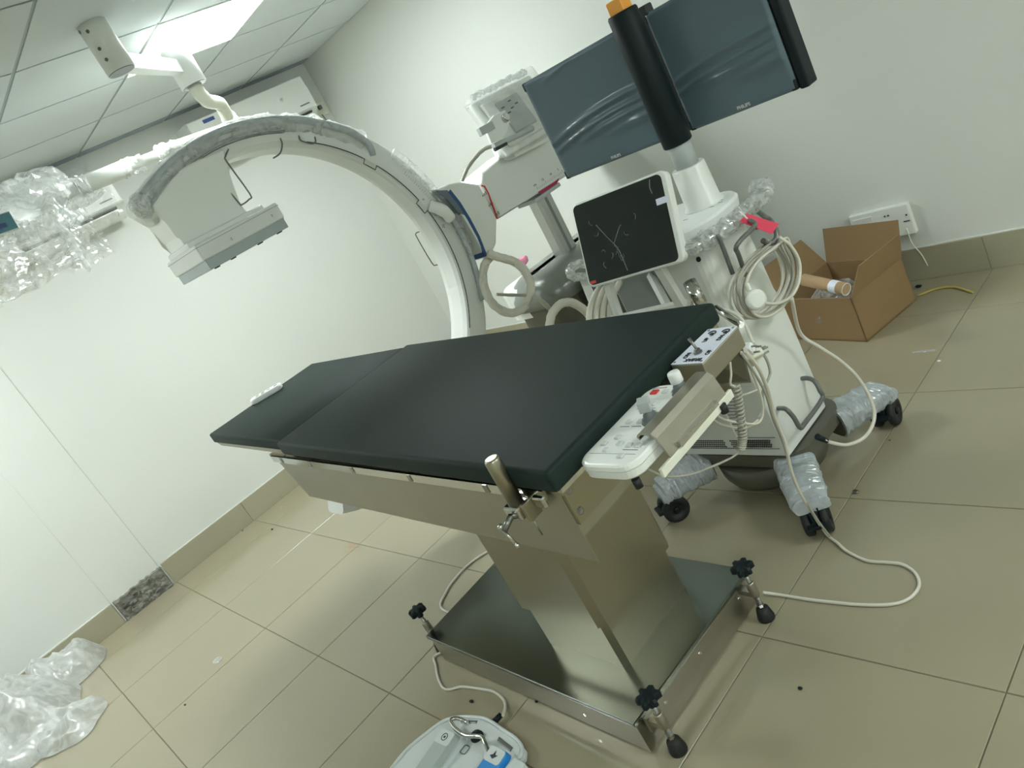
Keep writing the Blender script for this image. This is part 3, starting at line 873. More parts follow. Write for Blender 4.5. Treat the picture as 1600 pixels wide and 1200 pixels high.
for y in (-2.30, -2.23, -2.11, -2.02): MB().box((2.385, y - 0.008, 1.537), (2.406, y + 0.008, 1.5415)).build('catch', 'print_dark', dl)
lettering('35', 0.024, (2.155, -2.3262, 1.735), (1, 0, 0), (0, 0, 1), 'print_dark', ca)
lettering('-2', 0.014, (2.4105, -2.21, 1.597), (0, 1, 0), (0, 0, 1), 'print_grey', ca)
lettering('T', 0.014, (2.4105, -2.02, 1.60), (0, 1, 0), (0, 0, 1), 'print_grey', ca)
# x-ray tube under the table
MB().loft([[(2.23 + r * cos(2 * pi * k / 28), -2.03 + r * sin(2 * pi * k / 28), z) for k in range(28)] for r, z in ((0.10, 0.29), (0.13, 0.31), (0.135, 0.36), (0.135, 0.50), (0.11, 0.54))], smooth=True).build('tube_housing', 'plastic_white', ca)
MB().rbox((2.15, -2.16, 0.36), (2.31, -1.86, 0.48), 0.01).build('tube_carrier', 'plastic_offwhite', ca)
# carrier block that holds the beam
hub = yz((2.33, -1.222, 1.374), (2.33, -1.145, 1.368), (2.33, -1.088, 1.352), (2.33, -0.9885, 1.291), (2.33, -0.9876, 1.113), (2.33, -1.06, 1.019), (2.33, -1.099, 0.9979), (2.33, -1.158, 0.9942), (2.33, -1.157, 1.095), (2.33, -1.163, 1.211), (2.33, -1.176, 1.302))
MB().prismx(hub, 2.13, 2.335, 0.010, 3).build('carrier_block', 'plastic_offwhite', ca)
def strip(ps, w0, w1):
    P = [Vector((p[1], p[2])) for p in ps]; L_ = []; R2 = []
    for i, p in enumerate(P):
        d = (P[min(i + 1, len(P) - 1)] - P[max(i - 1, 0)]).normalized(); n_ = Vector((-d.y, d.x)); w = w0 + (w1 - w0) * i / (len(P) - 1)
        L_.append(tuple(p + n_ * w)); R2.append(tuple(p - n_ * w))
    return L_ + R2[::-1]
MB().prismx(strip(((2.338, -1.164, 1.339), (2.338, -1.147, 1.266), (2.338, -1.14, 1.185), (2.338, -1.14, 1.091), (2.338, -1.154, 0.9972)), 0.010, 0.007), 2.15, 2.3375, 0.0).build('blue_stripe', 'navy', ca)
MB().prismx(yz((2.338, -1.228, 1.368), (2.338, -1.172, 1.346), (2.338, -1.156, 1.284), (2.338, -1.152, 1.21), (2.338, -1.178, 1.236), (2.338, -1.195, 1.308)), 2.16, 2.3372, 0.0).build('slate_side', 'slate', ca)
# cable elbow cover on the beam
MB().tube([(2.31, -1.28, 1.324), (2.33, -1.26, 1.296), (2.34, -1.242, 1.263), (2.34, -1.234, 1.22)], [0.026, 0.028, 0.026, 0.020], 14, 4).build('cable_elbow', 'plastic_white', ca)
# horizontal arm, red line, ruler
arm = [(-0.955, 1.105), (-0.965, 1.290), (-0.93, 1.330), (-0.70, 1.352), (-0.14, 1.352), (-0.10, 1.33), (-0.10, 1.085)]
MB().prismx(arm, 2.13, 2.325, 0.012, 3).build('horizontal_arm', 'plastic_offwhite', ca)
rd = MB().tube([(2.335, -0.9807, 1.282), (2.338, -0.9677, 1.272), (2.338, -0.9667, 1.235), (2.338, -0.9907, 1.112)], 0.0042, 6)
rd.build('red_line', 'red_mark', ca)
m = MB().tube([(2.327, -0.9816, 1.11), (2.327, -0.7752, 1.105)], 0.0015, 5); m.build('arm_seam', 'print_grey', ca)
rp = [(2.326, -0.6657, 1.107), (2.327, -0.5351, 1.104), (2.327, -0.4905, 1.106), (2.326, -0.5248, 1.089), (2.326, -0.6579, 1.089)]
MB().plate([(2.3275, p[1], p[2]) for p in rp], (1, 0, 0), 0.002).build('crimson_label', 'crimson_mark', ca)
m = MB()
for k in range(26):
    y = -0.66 + k * 0.014
    z = 1.118
    m.box((2.3255, y, z), (2.3262, y + 0.0014, z + (0.016 if k % 5 == 0 else 0.009)))
m.build('ruler_marks', 'print_grey', ca)
for k, s_ in enumerate(('cm', '15', '10', '5', '0')):
    lettering(s_, 0.018, (2.3258, -0.675 + k * 0.066, 1.140), (0, 1, 0), (0, 0, 1), 'print_grey', ca)
m = MB()
for k in range(3):
    for j in range(3):
        m.box((2.3365, -1.005 + 0.012 * j + 0.006 * k, 1.235 - 0.055 * k), (2.3375, -0.999 + 0.012 * j + 0.006 * k, 1.243 - 0.055 * k + 0.004 * j))
m.build('print', 'print_grey', ca)
# column, shroud and body
MB().rbox((2.18, -0.705, 1.068), (2.325, -0.50, 1.088), 0.004).build('column_collar', 'plastic_lightgrey', ca)
MB().prism(chamf(2.215, -0.672, 2.300, -0.556, 0.014), 0.74, 1.065).build('lift_column', 'steel_satin', ca)
MB().box((2.299, -0.622, 0.76), (2.3015, -0.604, 1.06)).build('column_groove', 'print_grey', ca)
def rr3(x0, y0, x1, y1, r, z): return [(p[0], p[1], z) for p in rrect(x0, y0, x1, y1, r, 8)]
MB().loft([rr3(1.98 + g, -0.965 + g, 2.44 - g, -0.12 - g * 0.2, 0.17 - g * 0.3, z) for z, g in ((0.60, 0), (0.655, 0.003), (0.690, 0.014), (0.720, 0.034), (0.742, 0.062), (0.756, 0.095), (0.762, 0.13))], smooth=True).build('shroud', 'gloss_grey', ca)
MB().loft([rr3(1.93, -0.945, 2.28, -0.115, 0.15, 0.56), rr3(1.93, -0.945, 2.24, -0.115, 0.15, 0.705), rr3(1.95, -0.93, 2.22, -0.12, 0.13, 0.722)], smooth=False).build('shroud_shell', 'plastic_white', ca)
MB().loft([rr3(1.99, -0.94, 2.42, -0.13, 0.15, 0.14), rr3(1.99, -0.94, 2.42, -0.13, 0.15, 0.598)], smooth=False).build('lower_body', 'undercarriage', ca)
MB().rbox((1.85, -0.95, 0.09), (2.52, -0.12, 0.15), 0.03, 3).build('chassis', 'plastic_lightgrey', ca)
for x, y in ((1.92, -0.85), (2.45, -0.85), (1.92, -0.2), (2.45, -0.2)):
    MB().cyl((x - 0.02, y, 0.056), (x + 0.02, y, 0.056), 0.055, 0.055, 24).build('caster_wheel', 'rubber_black', ca)
# white handle in plastic beside the column base
MB().tube([(2.55, -0.7107, 0.6919), (2.55, -0.8449, 0.7489), (2.55, -0.9152, 0.7587), (2.55, -0.9263, 0.7231), (2.55, -0.8839, 0.6966), (2.55, -0.7644, 0.6421)], 0.020, 12, 4, wob=0.5, wobf=40).build('wrapped_handle', 'wrap_film', ca)
MB().rhexa([(2.5, -0.8429, 0.673), (2.5, -0.7934, 0.6602), (2.44, -0.7363, 0.6406), (2.44, -0.7869, 0.6536), (2.5, -0.8658, 0.4831), (2.5, -0.7926, 0.47), (2.44, -0.7355, 0.4461), (2.44, -0.8103, 0.4596)][:8], 0.003, 1).build('side_lever', 'plastic_white', ca)
# wrapped hoses between carrier and body
MB().tube([(2.36, -1.157, 1.008), (2.38, -1.123, 0.9654), (2.4, -1.065, 0.9032), (2.42, -1.055, 0.825), (2.42, -1.085, 0.7509), (2.4, -1.15, 0.7072), (2.38, -1.212, 0.7143), (2.36, -1.252, 0.7619), (2.34, -1.26, 0.8283), (2.33, -1.235, 0.9061), (2.33, -1.184, 0.9639), (2.34, -1.126, 0.986)], 0.0205, 12, 6, wob=0.18, wobf=60).build('wrapped_hose', 'cable_cream', ca)
MB().tube([(2.46, -1.3, 0.8511), (2.48, -1.239, 0.8103), (2.5, -1.183, 0.775)], 0.0075, 8, 4, wob=0.2, wobf=70).build('thin_hose', 'cable_grey', ca)
MB().tube([(2.46, -1.118, 0.7419), (2.48, -1.101, 0.701), (2.48, -1.081, 0.6476)], 0.012, 8, 4).build('thin_hose', 'cable_grey', ca)
MB().tube([(2.52, -1.174, 0.5808), (2.52, -1.119, 0.6284), (2.52, -1.039, 0.6416), ((2.52, -0.971, 0.6096)), (2.52, -0.9253, 0.5439), (2.52, -0.9069, 0.4752), (2.52, -0.924, 0.4305)], 0.021, 12, 5, wob=0.12, wobf=60).build('wrapped_hose', 'cable_cream', ca)
# operator screen seen from behind, in film, on a bracket above the arm
O = Vector((2.33, -0.8046, 1.626)); 
sx = (Vector((2.33, -0.3908, 1.619)) - O); right = sx.normalized()
upv = Vector((-0.28, 0, 1)); upv = (upv - right * upv.dot(right)).normalized()
SM = rot_to(right, upv, O - upv * 0.30)
W_ = 0.44
MB().rbox((0, 0, -0.03), (W_, 0.30, 0.0), 0.010, 3, SM).build('operator_screen', 'plastic_white', ca)
MB().rbox((0.03, 0.03, -0.001), (W_ - 0.03, 0.27, 0.022), 0.012, 3, SM).build('screen_back', 'plastic_offwhite', ca)
MB().rbox((0.10, 0.07, 0.02), (0.26, 0.24, 0.034), 0.004, 1, SM).build('screen_mount', 'plastic_lightgrey', ca)
m = MB()
for (a, b) in ((0.11, 0.20), (0.17, 0.215), (0.20, 0.19), (0.125, 0.165), (0.16, 0.18)): m.rbox((a, b, 0.033), (a + 0.022, b + 0.006, 0.036), 0.001, 1, SM)
m.build('slots', 'print_dark', ca)
MB().prismx([(p[1], p[2]) for p in ((2.43, -0.7958, 1.53), (2.43, -0.7196, 1.526), (2.43, -0.723, 1.47), (2.43, -0.8067, 1.419), (2.43, -0.8886, 1.427), (2.43, -0.8808, 1.506))], 2.415, 2.432, 0.003).build('pivot_plate', 'plastic_white', ca)
MB().lathe((2.445, -0.7465, 1.496), [(0.020, -0.02), (0.020, 0.004), (0.016, 0.008)], 20, (1, 0, 0.1)).build('pivot_knob', 'chrome', ca)
MB().rbox((2.425, (2.44, -0.9314, 1.504)[1], (2.44, -0.9315, 1.492)[2] - 0.015), (2.45, (2.44, -0.8407, 1.493)[1], (2.44, -0.8794, 1.502)[2] + 0.012), 0.003).build('grey_connector', 'plastic_lightgrey', ca)
MB().tube([(2.43, -0.887, 1.411), (2.43, -0.7595, 1.4), (2.43, -0.6096, 1.392)], 0.013, 12, 3).build('screen_handle', 'plastic_lightgrey', ca)
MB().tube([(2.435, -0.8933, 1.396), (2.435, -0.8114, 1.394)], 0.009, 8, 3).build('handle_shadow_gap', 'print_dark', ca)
arm2 = yz((2.38, -0.7441, 1.354), (2.38, -0.4741, 1.345), (2.38, -0.475, 1.294), (2.38, -0.746, 1.312))
MB().prismx(arm2, 2.30, 2.38, 0.004).build('screen_arm', 'plastic_white', ca)
MB().loft([[(2.33 + 0.05 * cos(2 * pi * k / 20), (2.33, -0.7483, 1.349)[1] + 0.05 * sin(2 * pi * k / 20), z) for k in range(20)] for z in (1.34, 1.36, 1.40)], smooth=True).build('swivel_base', 'plastic_white', ca)
MB().tube([(2.34, (2.33, -0.7483, 1.349)[1], 1.38), (2.35, (2.33, -0.7277, 1.39)[1], 1.44)], 0.022, 12, 4).build('swivel_stem', 'plastic_white', ca)
MB().tube([(2.37, -0.8316, 1.41), (2.37, -0.8903, 1.419), (2.36, -0.959, 1.406), (2.35, -1.022, 1.381), (2.33, -1.066, 1.345)], 0.0095, 8, 5, wob=0.15, wobf=60).build('screen_cable', 'cable_grey', ca)
MB().rbox((-0.015, -0.01, -0.045), (W_ + 0.015, 0.325, 0.045), 0.02, 3, SM).build('screen_film', 'thin_film', ca)
ridge = [SM @ Vector((0.02 + 0.40 * k / 30, 0.318 + 0.006 * noise.noise(Vector((k * 1.7, 0, 0))), 0.01)) for k in range(31)]
MB().tube(ridge, 0.013, 8, wob=0.9, wobf=60).build('film_edge', 'wrap_film', ca)

# ================================================================== monitor cart
mc = thing('monitor_cart', 'white mobile cart with pole, two black monitors and a touch screen, behind the table', 'monitor cart', (3.63, -1.435, 0))
# undercarriage
MB().loft([[(3.63 + r * cos(2 * pi * k / 36), -1.435 + r * sin(2 * pi * k / 36), z) for k in range(36)] for r, z in ((0.13, 0.040), (0.175, 0.050), (0.19, 0.08), (0.195, 0.14))], smooth=True).build('belly', 'undercarriage', mc)
MB().loft([[(p[0], p[1], z) for p in rrect(3.395 + i, -1.605 + i, 3.865 - i, -1.265 - i, 0.10, 8)] for z, i in ((0.125, 0.03), (0.15, 0.0), (0.195, 0.0))], smooth=False).build('undercarriage', 'undercarriage', mc)
def leg(x0, y0, x1, y1, wrap, nm):
    d = Vector((x1 - x0, y1 - y0, 0)); n = Vector((-d.y, d.x, 0)).normalized()
    rings = []
    N = 60 if wrap else 20
    wx_seed = x1 * 7 + y1 * 3
    for i in range(N + 1):
        t = i / N
        c = Vector((x0, y0, 0)) + d * t
        w = 0.062 - 0.010 * t
        zt_, zb = 0.185 - 0.030 * t, 0.085 + 0.012 * t
        if t > 0.93: zt_ -= 0.02
        ring = []
        for k in range(28):
            a = 2 * pi * k / 28
            ca_, sa_ = cos(a), sin(a)
            q = 3.2
            ux = (abs(ca_) ** (2 / q)) * (1 if ca_ >= 0 else -1); uz = (abs(sa_) ** (2 / q)) * (1 if sa_ >= 0 else -1)
            p = c + n * w * ux + Vector((0, 0, (zt_ + zb) / 2 + (zt_ - zb) / 2 * uz))
            if wrap:
                h = noise.noise(p * 34) + 0.9 * noise.noise(Vector((t * 26, a * 1.1, wx_seed)))
                p = p + (n * ux + Vector((0, 0, uz))) * 0.006 * h + (n * ux + Vector((0, 0, uz))) * 0.004
            ring.append(p)
        rings.append(ring)
    return MB().loft(rings).build(nm, 'wrap_blue' if wrap else 'undercarriage', mc)
WH = [(3.91, -1.72), (3.35, -1.72), (3.91, -1.15), (3.35, -1.15)]
BO = [(3.80, -1.57), (3.45, -1.57), (3.82, -1.33), (3.45, -1.33)]
for i, ((wx, wy), (bx, by)) in enumerate(zip(WH, BO)):
    ex, ey = wx + (wx - bx) * 0.05, wy + (wy - by) * 0.05
    leg(bx, by, ex, ey, False, 'leg')
    if i < 3: leg(bx + (ex - bx) * 0.02, by + (ey - by) * 0.02, ex + (wx - bx) * 0.12, ey + (wy - by) * 0.12, True, 'leg_wrap')
    ang = [0.5, -0.6, 0.15, 0.3][i]
    M_ = Matrix.Translation((wx, wy, 0)) @ Matrix.Rotation(ang, 4, 'Z')
    cst = MB().rbox((-0.014, -0.045, 0.035), (0.014, 0.035, 0.098), 0.006, 2, M_).build('caster', 'plastic_black', mc)
    for s in (-1, 1):
        w = MB().lathe(M_ @ Vector((s * 0.016, 0, 0.050)), [(0.046, 0), (0.050, 0.003), (0.050, 0.020), (0.046, 0.024), (0.030, 0.024), (0.028, 0.020), (0.001, 0.020)], 28, M_.to_3x3() @ Vector((s, 0, 0)))
        w.build('wheel', 'rubber_black', cst)
        MB().lathe(M_ @ Vector((s * 0.036, 0, 0.050)), [(0.012, 0), (0.012, 0.006), (0.004, 0.008)], 12, M_.to_3x3() @ Vector((s, 0, 0))).build('hub_cap', 'plastic_black', cst)
    MB().rbox((-0.03, -0.065, 0.052), (0.03, -0.040, 0.064), 0.003, 1, M_).build('brake_lever', 'plastic_black', cst)
    MB().rbox((-0.024, -0.03, 0.085), (0.024, 0.04, 0.112), 0.006, 2, M_).build('fork_cover', 'plastic_black', cst)
# body: right side and front, narrowing on its left above the vent panel
bx0, bx1, by0, by1 = 3.405, 3.822, -1.606, -1.315
def body_ring(x0, x1, y0, y1, z, rf=0.05, rb=0.02):
    out = []
    for cx_, cy_, a0, r in ((x1 - rf, y0 + rf, -pi / 2, rf), (x1 - rb, y1 - rb, 0, rb), (x0 + rb, y1 - rb, pi / 2, rb), (x0 + 0.012, y0 + 0.012, pi, 0.012)):
        for k in range(7):
            a = a0 + k * pi / 12
            out.append((cx_ + r * cos(a), cy_ + r * sin(a), z))
    return out
MB().loft([body_ring(bx0, bx1, by0, by1, 0.20, 0.008), body_ring(bx0, bx1, by0, by1, 0.50, 0.02), body_ring(bx0 + 0.03, bx1 - 0.002, by0 + 0.004, by1, 0.62, 0.045), body_ring(3.60, bx1 - 0.006, by0 + 0.012, by1 - 0.008, 0.66, 0.055), body_ring(3.66, bx1 - 0.012, by0 + 0.03, by1 - 0.012, 0.955, 0.055)], smooth=False).build('cart_body', 'plastic_offwhite', mc)
MB().rbox((3.40, -1.56, 0.62), (3.68, -1.33, 0.955), 0.01, 2).build('front_recess_panel', 'panel_grey', mc)
m = MB().rbox((3.415, -1.6105, 0.235), (3.66, -1.604, 0.605), 0.002, 1)
fpn = m.build('service_panel', 'plastic_offwhite', mc)
m = MB()
for i in range(46):
    for j in range(4):
        x = 3.420 + i * 0.0078 + (0.0039 if j % 2 else 0)
        if 3.60 < x < 3.625: continue
        z = 0.236 + j * 0.008
        m.box((x, -1.6125, z), (x + 0.0046, -1.6085, z + 0.0046))
m.build('vent_holes', 'vent_dark', mc, 'stuff')
m = MB().box((3.412, -1.610, 0.272), (3.80, -1.6065, 0.2735)); m.box((3.412, -1.610, 0.228), (3.80, -1.6065, 0.2292)); m.build('vent_frame', 'print_grey', mc)
m = MB()
for k in range(13):
    w = random.uniform(0.03, 0.065)
    m.box((3.662, -1.6075, 0.30 + k * 0.0125), (3.662 + w, -1.6068, 0.3028 + k * 0.0125))
m.box((3.664, -1.6075, 0.470), (3.690, -1.6068, 0.495))
m.build('information_label', 'print_grey', mc)
MB().cyl((3.79, -1.585, 0.905), (3.797, -1.594, 0.905), 0.007, 0.007, 14).build('lock_hole', 'plastic_black', mc)
# top cap
def cap_ring(g, z): return [(p[0], p[1], z) for p in rrect(3.42 + g, -1.60 + g, 3.845 - g, -1.275 - g, 0.13 - g * 0.6, 10)]
MB().loft([cap_ring(0.018, 0.945), cap_ring(0.004, 0.965), cap_ring(0.0, 0.990), cap_ring(0.006, 0.998), cap_ring(0.016, 1.001)], smooth=False).build('cart_top', 'plastic_bright', mc)
m = MB()
for (x, y) in ((3.66, -1.52), (3.69, -1.505), (3.72, -1.49), (3.665, -1.54), (3.70, -1.525), (3.78, -1.43), (3.80, -1.41), (3.79, -1.39)):
    m.box((x, y, 1.0008), (x + 0.016, y + 0.004, 1.0014))
m.build('top_print', 'print_grey', mc)
pcx, pcy = 3.735, -1.385
MB().lathe((pcx, pcy, 1.0), [(0.064, 0), (0.062, 0.006), (0.056, 0.014), (0.052, 0.13), (0.049, 0.134)], 32).build('column_socket', 'plastic_white', mc)
MB().cyl((pcx, pcy, 1.12), (pcx, pcy, 1.24), 0.036, 0.036, 28).build('pole', 'plastic_lightgrey', mc)
MB().lathe((pcx, pcy, 1.205), [(0.042, 0), (0.0455, 0.004), (0.0455, 0.402), (0.042, 0.408)], 28).build('pole_cover', 'plastic_black', mc)
MB().rbox((pcx - 0.026, pcy - 0.024, 1.61), (pcx + 0.026, pcy + 0.024, 1.650), 0.004).build('beacon_light', 'amber', mc)
# monitors
def monitor(x0, x1, y, z0, z1, nm):
    o = MB().rbox((x0, y, z0), (x1, y + 0.055, z1), 0.006, 2).build('monitor', 'bezel_dark', mc)
    MB().box((x0 + 0.014, y - 0.0012, z0 + 0.030), (x1 - 0.014, y + 0.002, z1 - 0.014)).build('screen', 'screen_glass', o)
    # protective film with loose folds
    NX_, NZ_ = 50, 60; vs_ = []
    for i in range(NX_ + 1):
        for j in range(NZ_ + 1):
            u, v = i / NX_, j / NZ_
            x = x0 + (x1 - x0) * u; z = z0 + (z1 - z0) * v
            w_ = v - 0.10 * u - 0.05 * sin(u * 3 + nm)
            d = 0.005 + 0.002 * noise.noise(Vector((u * 1.5 + nm, v * 2.5, nm * 3.1)))
            for (c0_, wd, hh, u0, u1) in ((0.36, 0.022, 0.010, -0.1, 1.1), (0.27, 0.018, 0.011, -0.1, 1.1), (0.20, 0.030, 0.012, 0.25, 1.1), (0.86, 0.020, 0.005, 0.1, 0.6), (0.12, 0.035, 0.010, 0.5, 1.2)):
                k_ = max(0.0, min(1.0, (u - u0) * 3)) * max(0.0, min(1.0, (u1 - u) * 3))
                d += hh * k_ * math.exp(-((w_ - c0_ - 0.05 * u * (1 + nm)) / wd) ** 2)
            if i in (0, NX_) or j in (0, NZ_): d = -0.002
            vs_.append((x, y - d, z))
    fs_ = [(i * (NZ_ + 1) + j, (i + 1) * (NZ_ + 1) + j, (i + 1) * (NZ_ + 1) + j + 1, i * (NZ_ + 1) + j + 1) for i in range(NX_) for j in range(NZ_)]
    MB().add(vs_, fs_, True).build('protective_film', 'screen_film', o)
    lettering('PHILIPS', 0.0135, ((x0 + x1) / 2 - 0.004, y - 0.013, z0 + 0.010), (1, 0, 0), (0, 0, 1), 'print_silver', o, 'logo', bold=0.0003)
    for x, z in ((x0, z0), (x0, z1 - 0.03), (x1 - 0.018, z0), (x1 - 0.018, z1 - 0.03)):
        MB().rbox((x - 0.002, y - 0.004, z), (x + 0.018, y + 0.02, z + 0.030), 0.003, 1).build('corner_guard', 'plastic_black', o)
    return o
monitor(3.178, 3.662, -1.305, 1.215, 1.578, 0.0)
monitor(3.742, 4.100, -1.305, 1.213, 1.576, 1.0)
MB().rbox((4.099, -1.30, 1.208), (4.128, -1.245, 1.578), 0.006, 2).build('monitor_side_rail', 'plastic_black', mc)
MB().rbox((3.60, -1.262, 1.33), (3.80, -1.235, 1.45), 0.004).build('monitor_bracket', 'plastic_black', mc)
MB().rbox((3.700, -1.300, 1.215), (3.752, -1.262, 1.600), 0.003, 1).build('cable_channel', 'bezel_dark', mc)
# touch screen
A0 = Vector((3.489, -1.738, 0.95)); R_ = Vector((0.34, 0.050, 0)).normalized(); U_ = Vector((-0.028, 0.093, 0.236)).normalized()
TM = rot_to(R_, U_, A0)
MB().loft([[TM @ Vector((p[0], p[1], z)) for p in rrect(-g, -g, 0.338 + g, 0.254 + g, 0.020, 6)] for g, z in ((-0.004, -0.032), (0.004, -0.026), (0.005, -0.004), (0.001, -0.0005))], smooth=False).build('touch_screen', 'plastic_white', mc)
MB().loft([[TM @ Vector((p[0], p[1], z)) for p in rrect(0.002, 0.002, 0.326, 0.252, 0.016, 6)] for z in (-0.002, 0.0012)], smooth=False).build('touch_glass', 'screen_glass', mc)
m = MB()
random.seed(21)
for k in range(12):
    cx_, cy_ = random.uniform(0.04, 0.21), random.uniform(0.05, 0.20); a0 = random.uniform(0, 6)
    m.tube([TM @ Vector((cx_ + 0.009 * cos(a0 + t * 0.35), cy_ + 0.011 * sin(a0 + t * 0.35), 0.0022 + 0.001 * sin(t))) for t in range(7)], 0.0009, 5)
m.tube([TM @ Vector(p) for p in ((0.075, 0.175, 0.002), (0.105, 0.13, 0.003), (0.135, 0.085, 0.003), (0.150, 0.015, 0.002))], 0.0016, 5, 5)
m.tube([TM @ Vector(p) for p in ((0.125, 0.105, 0.002), (0.155, 0.145, 0.002), (0.163, 0.15, 0.002))], 0.0015, 5, 4)
m.tube([TM @ Vector(p) for p in ((0.29, 0.245, 0.002), (0.285, 0.225, 0.002), (0.288, 0.205, 0.002))], 0.0014, 5, 4)
m.build('film_wrinkles', 'plastic_midgrey', mc)
MB().box((0.295, 0.168, 0.0012), (0.335, 0.186, 0.0022), TM).build('screen_sticker', 'label_white', mc)
MB().box((0.006, 0.006, 0.0012), (0.028, 0.015, 0.0022), TM).build('screen_sticker', 'red_mark', mc)
# bracket frame under the touch screen, tray, chrome lamp handle
Bk = TM @ Vector((0, 0, -0.035))
def bar(p, q, w, mm, nm, par=mc):
    P, Q = Vector(p), Vector(q); d = (Q - P).normalized(); s = d.cross(Vector((0, 1, 0.2))).normalized() * w; b = d.cross(s).normalized() * w * 0.8
    ring = lambda c: [c + s + b, c - s + b, c - s - b, c + s - b]
    return MB().loft([ring(P), ring(Q)]).build(nm, mm, par)
bar(TM @ Vector((0.045, 0.01, -0.03)), (3.526, -1.721, 0.8182), 0.012, 'plastic_offwhite', 'bracket_leg')
bar(TM @ Vector((0.235, 0.01, -0.03)), (3.689, -1.618, 0.7796), 0.014, 'plastic_offwhite', 'bracket_leg')
bar((3.503, -1.734, 0.824), (3.728, -1.553, 0.7631), 0.010, 'plastic_bright', 'bracket_rail')
bar((3.568, -1.553, 0.8799), (3.638, -1.621, 0.7752), 0.012, 'plastic_offwhite', 'bracket_leg')
m = MB()
for p in ((3.692, -1.625, 0.8415), (3.697, -1.626, 0.8282), (3.7, -1.632, 0.8084)): m.cyl(p, Vector(p) + Vector((-0.007, 0.005, 0)), 0.003, 0.003, 8)
m.build('bracket_holes', 'print_dark', mc)
MB().cyl((3.808, -1.685, 0.88), (3.838, -1.715, 0.8157), 0.020, 0.020, 24).build('chrome_cap', 'chrome', mc)
# handle around the top, wrapped in crumpled film
hpth = [(3.56, -1.640, 0.962), (3.70, -1.655, 0.962), (3.80, -1.650, 0.962), (3.862, -1.610, 0.962), (3.886, -1.53, 0.962), (3.892, -1.42, 0.962), (3.890, -1.32, 0.962), (3.872, -1.27, 0.965), (3.84, -1.25, 0.967)]
MB().tube(hpth, 0.013, 12, 6).build('handle', 'chrome', mc)
MB().tube(hpth[1:], [0.020, 0.021, 0.026, 0.025, 0.025, 0.027, 0.031, 0.032], 14, 12, wob=0.32, wobf=55).build('handle_wrap', 'wrap_film', mc)
MB().tube([(3.862, -1.610, 0.945), (3.84, -1.585, 0.965), (3.82, -1.56, 0.96)], 0.018, 10, 5, wob=0.5, wobf=50).build('handle_wrap', 'wrap_film', mc)
# cable hooks on the right side
MB().tube([(3.9, -1.605, 0.9705), (3.9, -1.606, 0.9267), (3.9, -1.612, 0.8478)], 0.0065, 8, 4).build('hook_bar', 'rod_grey', mc)
MB().tube([(3.815, -1.30, 0.86), (3.94, -1.499, 0.9508), (3.97, -1.53, 0.9441), (3.98, -1.62, 0.9477), (3.97, -1.649, 0.9352), (3.95, -1.623, 0.9043), (3.9, -1.56, 0.8155)], 0.0068, 8, 6).build('hook_bar', 'rod_grey', mc)
MB().tube([(3.815, -1.26, 0.90), (3.88, -1.33, 0.8937), (3.93, -1.392, 0.9007), (3.94, -1.401, 0.867), (3.94, -1.418, 0.8504), (3.93, -1.441, 0.8495), (3.93, -1.464, 0.8718)], 0.0085, 8, 6).build('hook_bar', 'rod_grey', mc)
MB().tube([(3.81, -1.558, 0.350), (3.84, -1.575, 0.3614), (3.87, -1.592, 0.3667), (3.88, -1.588, 0.3352), (3.88, -1.579, 0.29), (3.88, -1.551, 0.2846), (3.88, -1.419, 0.2869), (3.88, -1.411, 0.3157), (3.87, -1.403, 0.3459), (3.84, -1.388, 0.3504), (3.81, -1.398, 0.356)], 0.0075, 8, 5).build('cable_hook', 'rod_grey', mc)
# ribbed hoses between cart and machine
for k in range(4):
    o_ = Vector((0.017, 0.014, -0.004)) * k
    MB().tube([Vector(p) + o_ for p in ((3.438, -1.779, 0.8123), (3.432, -1.742, 0.8582), (3.436, -1.7, 0.891), (3.438, -1.649, 0.9097))], 0.011, 8, 8, ridges=0.06).build('ribbed_hose', 'cable_cream', mc)

# ================================================================== ceiling pendant with wrapped surgical lamp
sl = thing('surgical_light', 'white ceiling pendant arm ending in a surgical lamp wrapped in clear plastic at the left', 'surgical light', (2.20, -2.10, 2.48))
c1 = (2.165, -2.105)
MB().lathe((c1[0], c1[1], 2.30), [(0.044, 0), (0.053, 0.002), (0.053, 0.13), (0.053, 0.182)], 36).build('ceiling_mount', 'plastic_offwhite', sl)
MB().lathe((c1[0], c1[1], 2.2985), [(0.050, 0), (0.050, 0.003)], 30).build('mount_cap', 'plastic_midgrey', sl)
for a, z in ((-50, 2.45), (-48, 2.385), (-48, 2.345), (-90, 2.465)):
    d = Vector((cos(radians(a)), sin(radians(a)), 0)); p = Vector((c1[0], c1[1], z)) + d * 0.0525
    MB().cyl(p, p + d * 0.003, 0.007, 0.006, 12).build('screw', 'rod_grey', sl)
c2 = (1.835, -1.725)
MB().lathe((c2[0], c2[1], 2.235), [(0.050, 0), (0.058, 0.003), (0.058, 0.16), (0.050, 0.166)], 36).build('swivel_hub', 'plastic_bright', sl)
MB().lathe((c2[0], c2[1], 2.2335), [(0.052, 0), (0.052, 0.003)], 30).build('hub_cap', 'plastic_midgrey', sl)
p1 = Vector((c1[0], c1[1], 2.335)); p2 = Vector((c2[0], c2[1], 2.315)); dd = (p2 - p1).normalized(); nn = Vector((-dd.y, dd.x, 0))
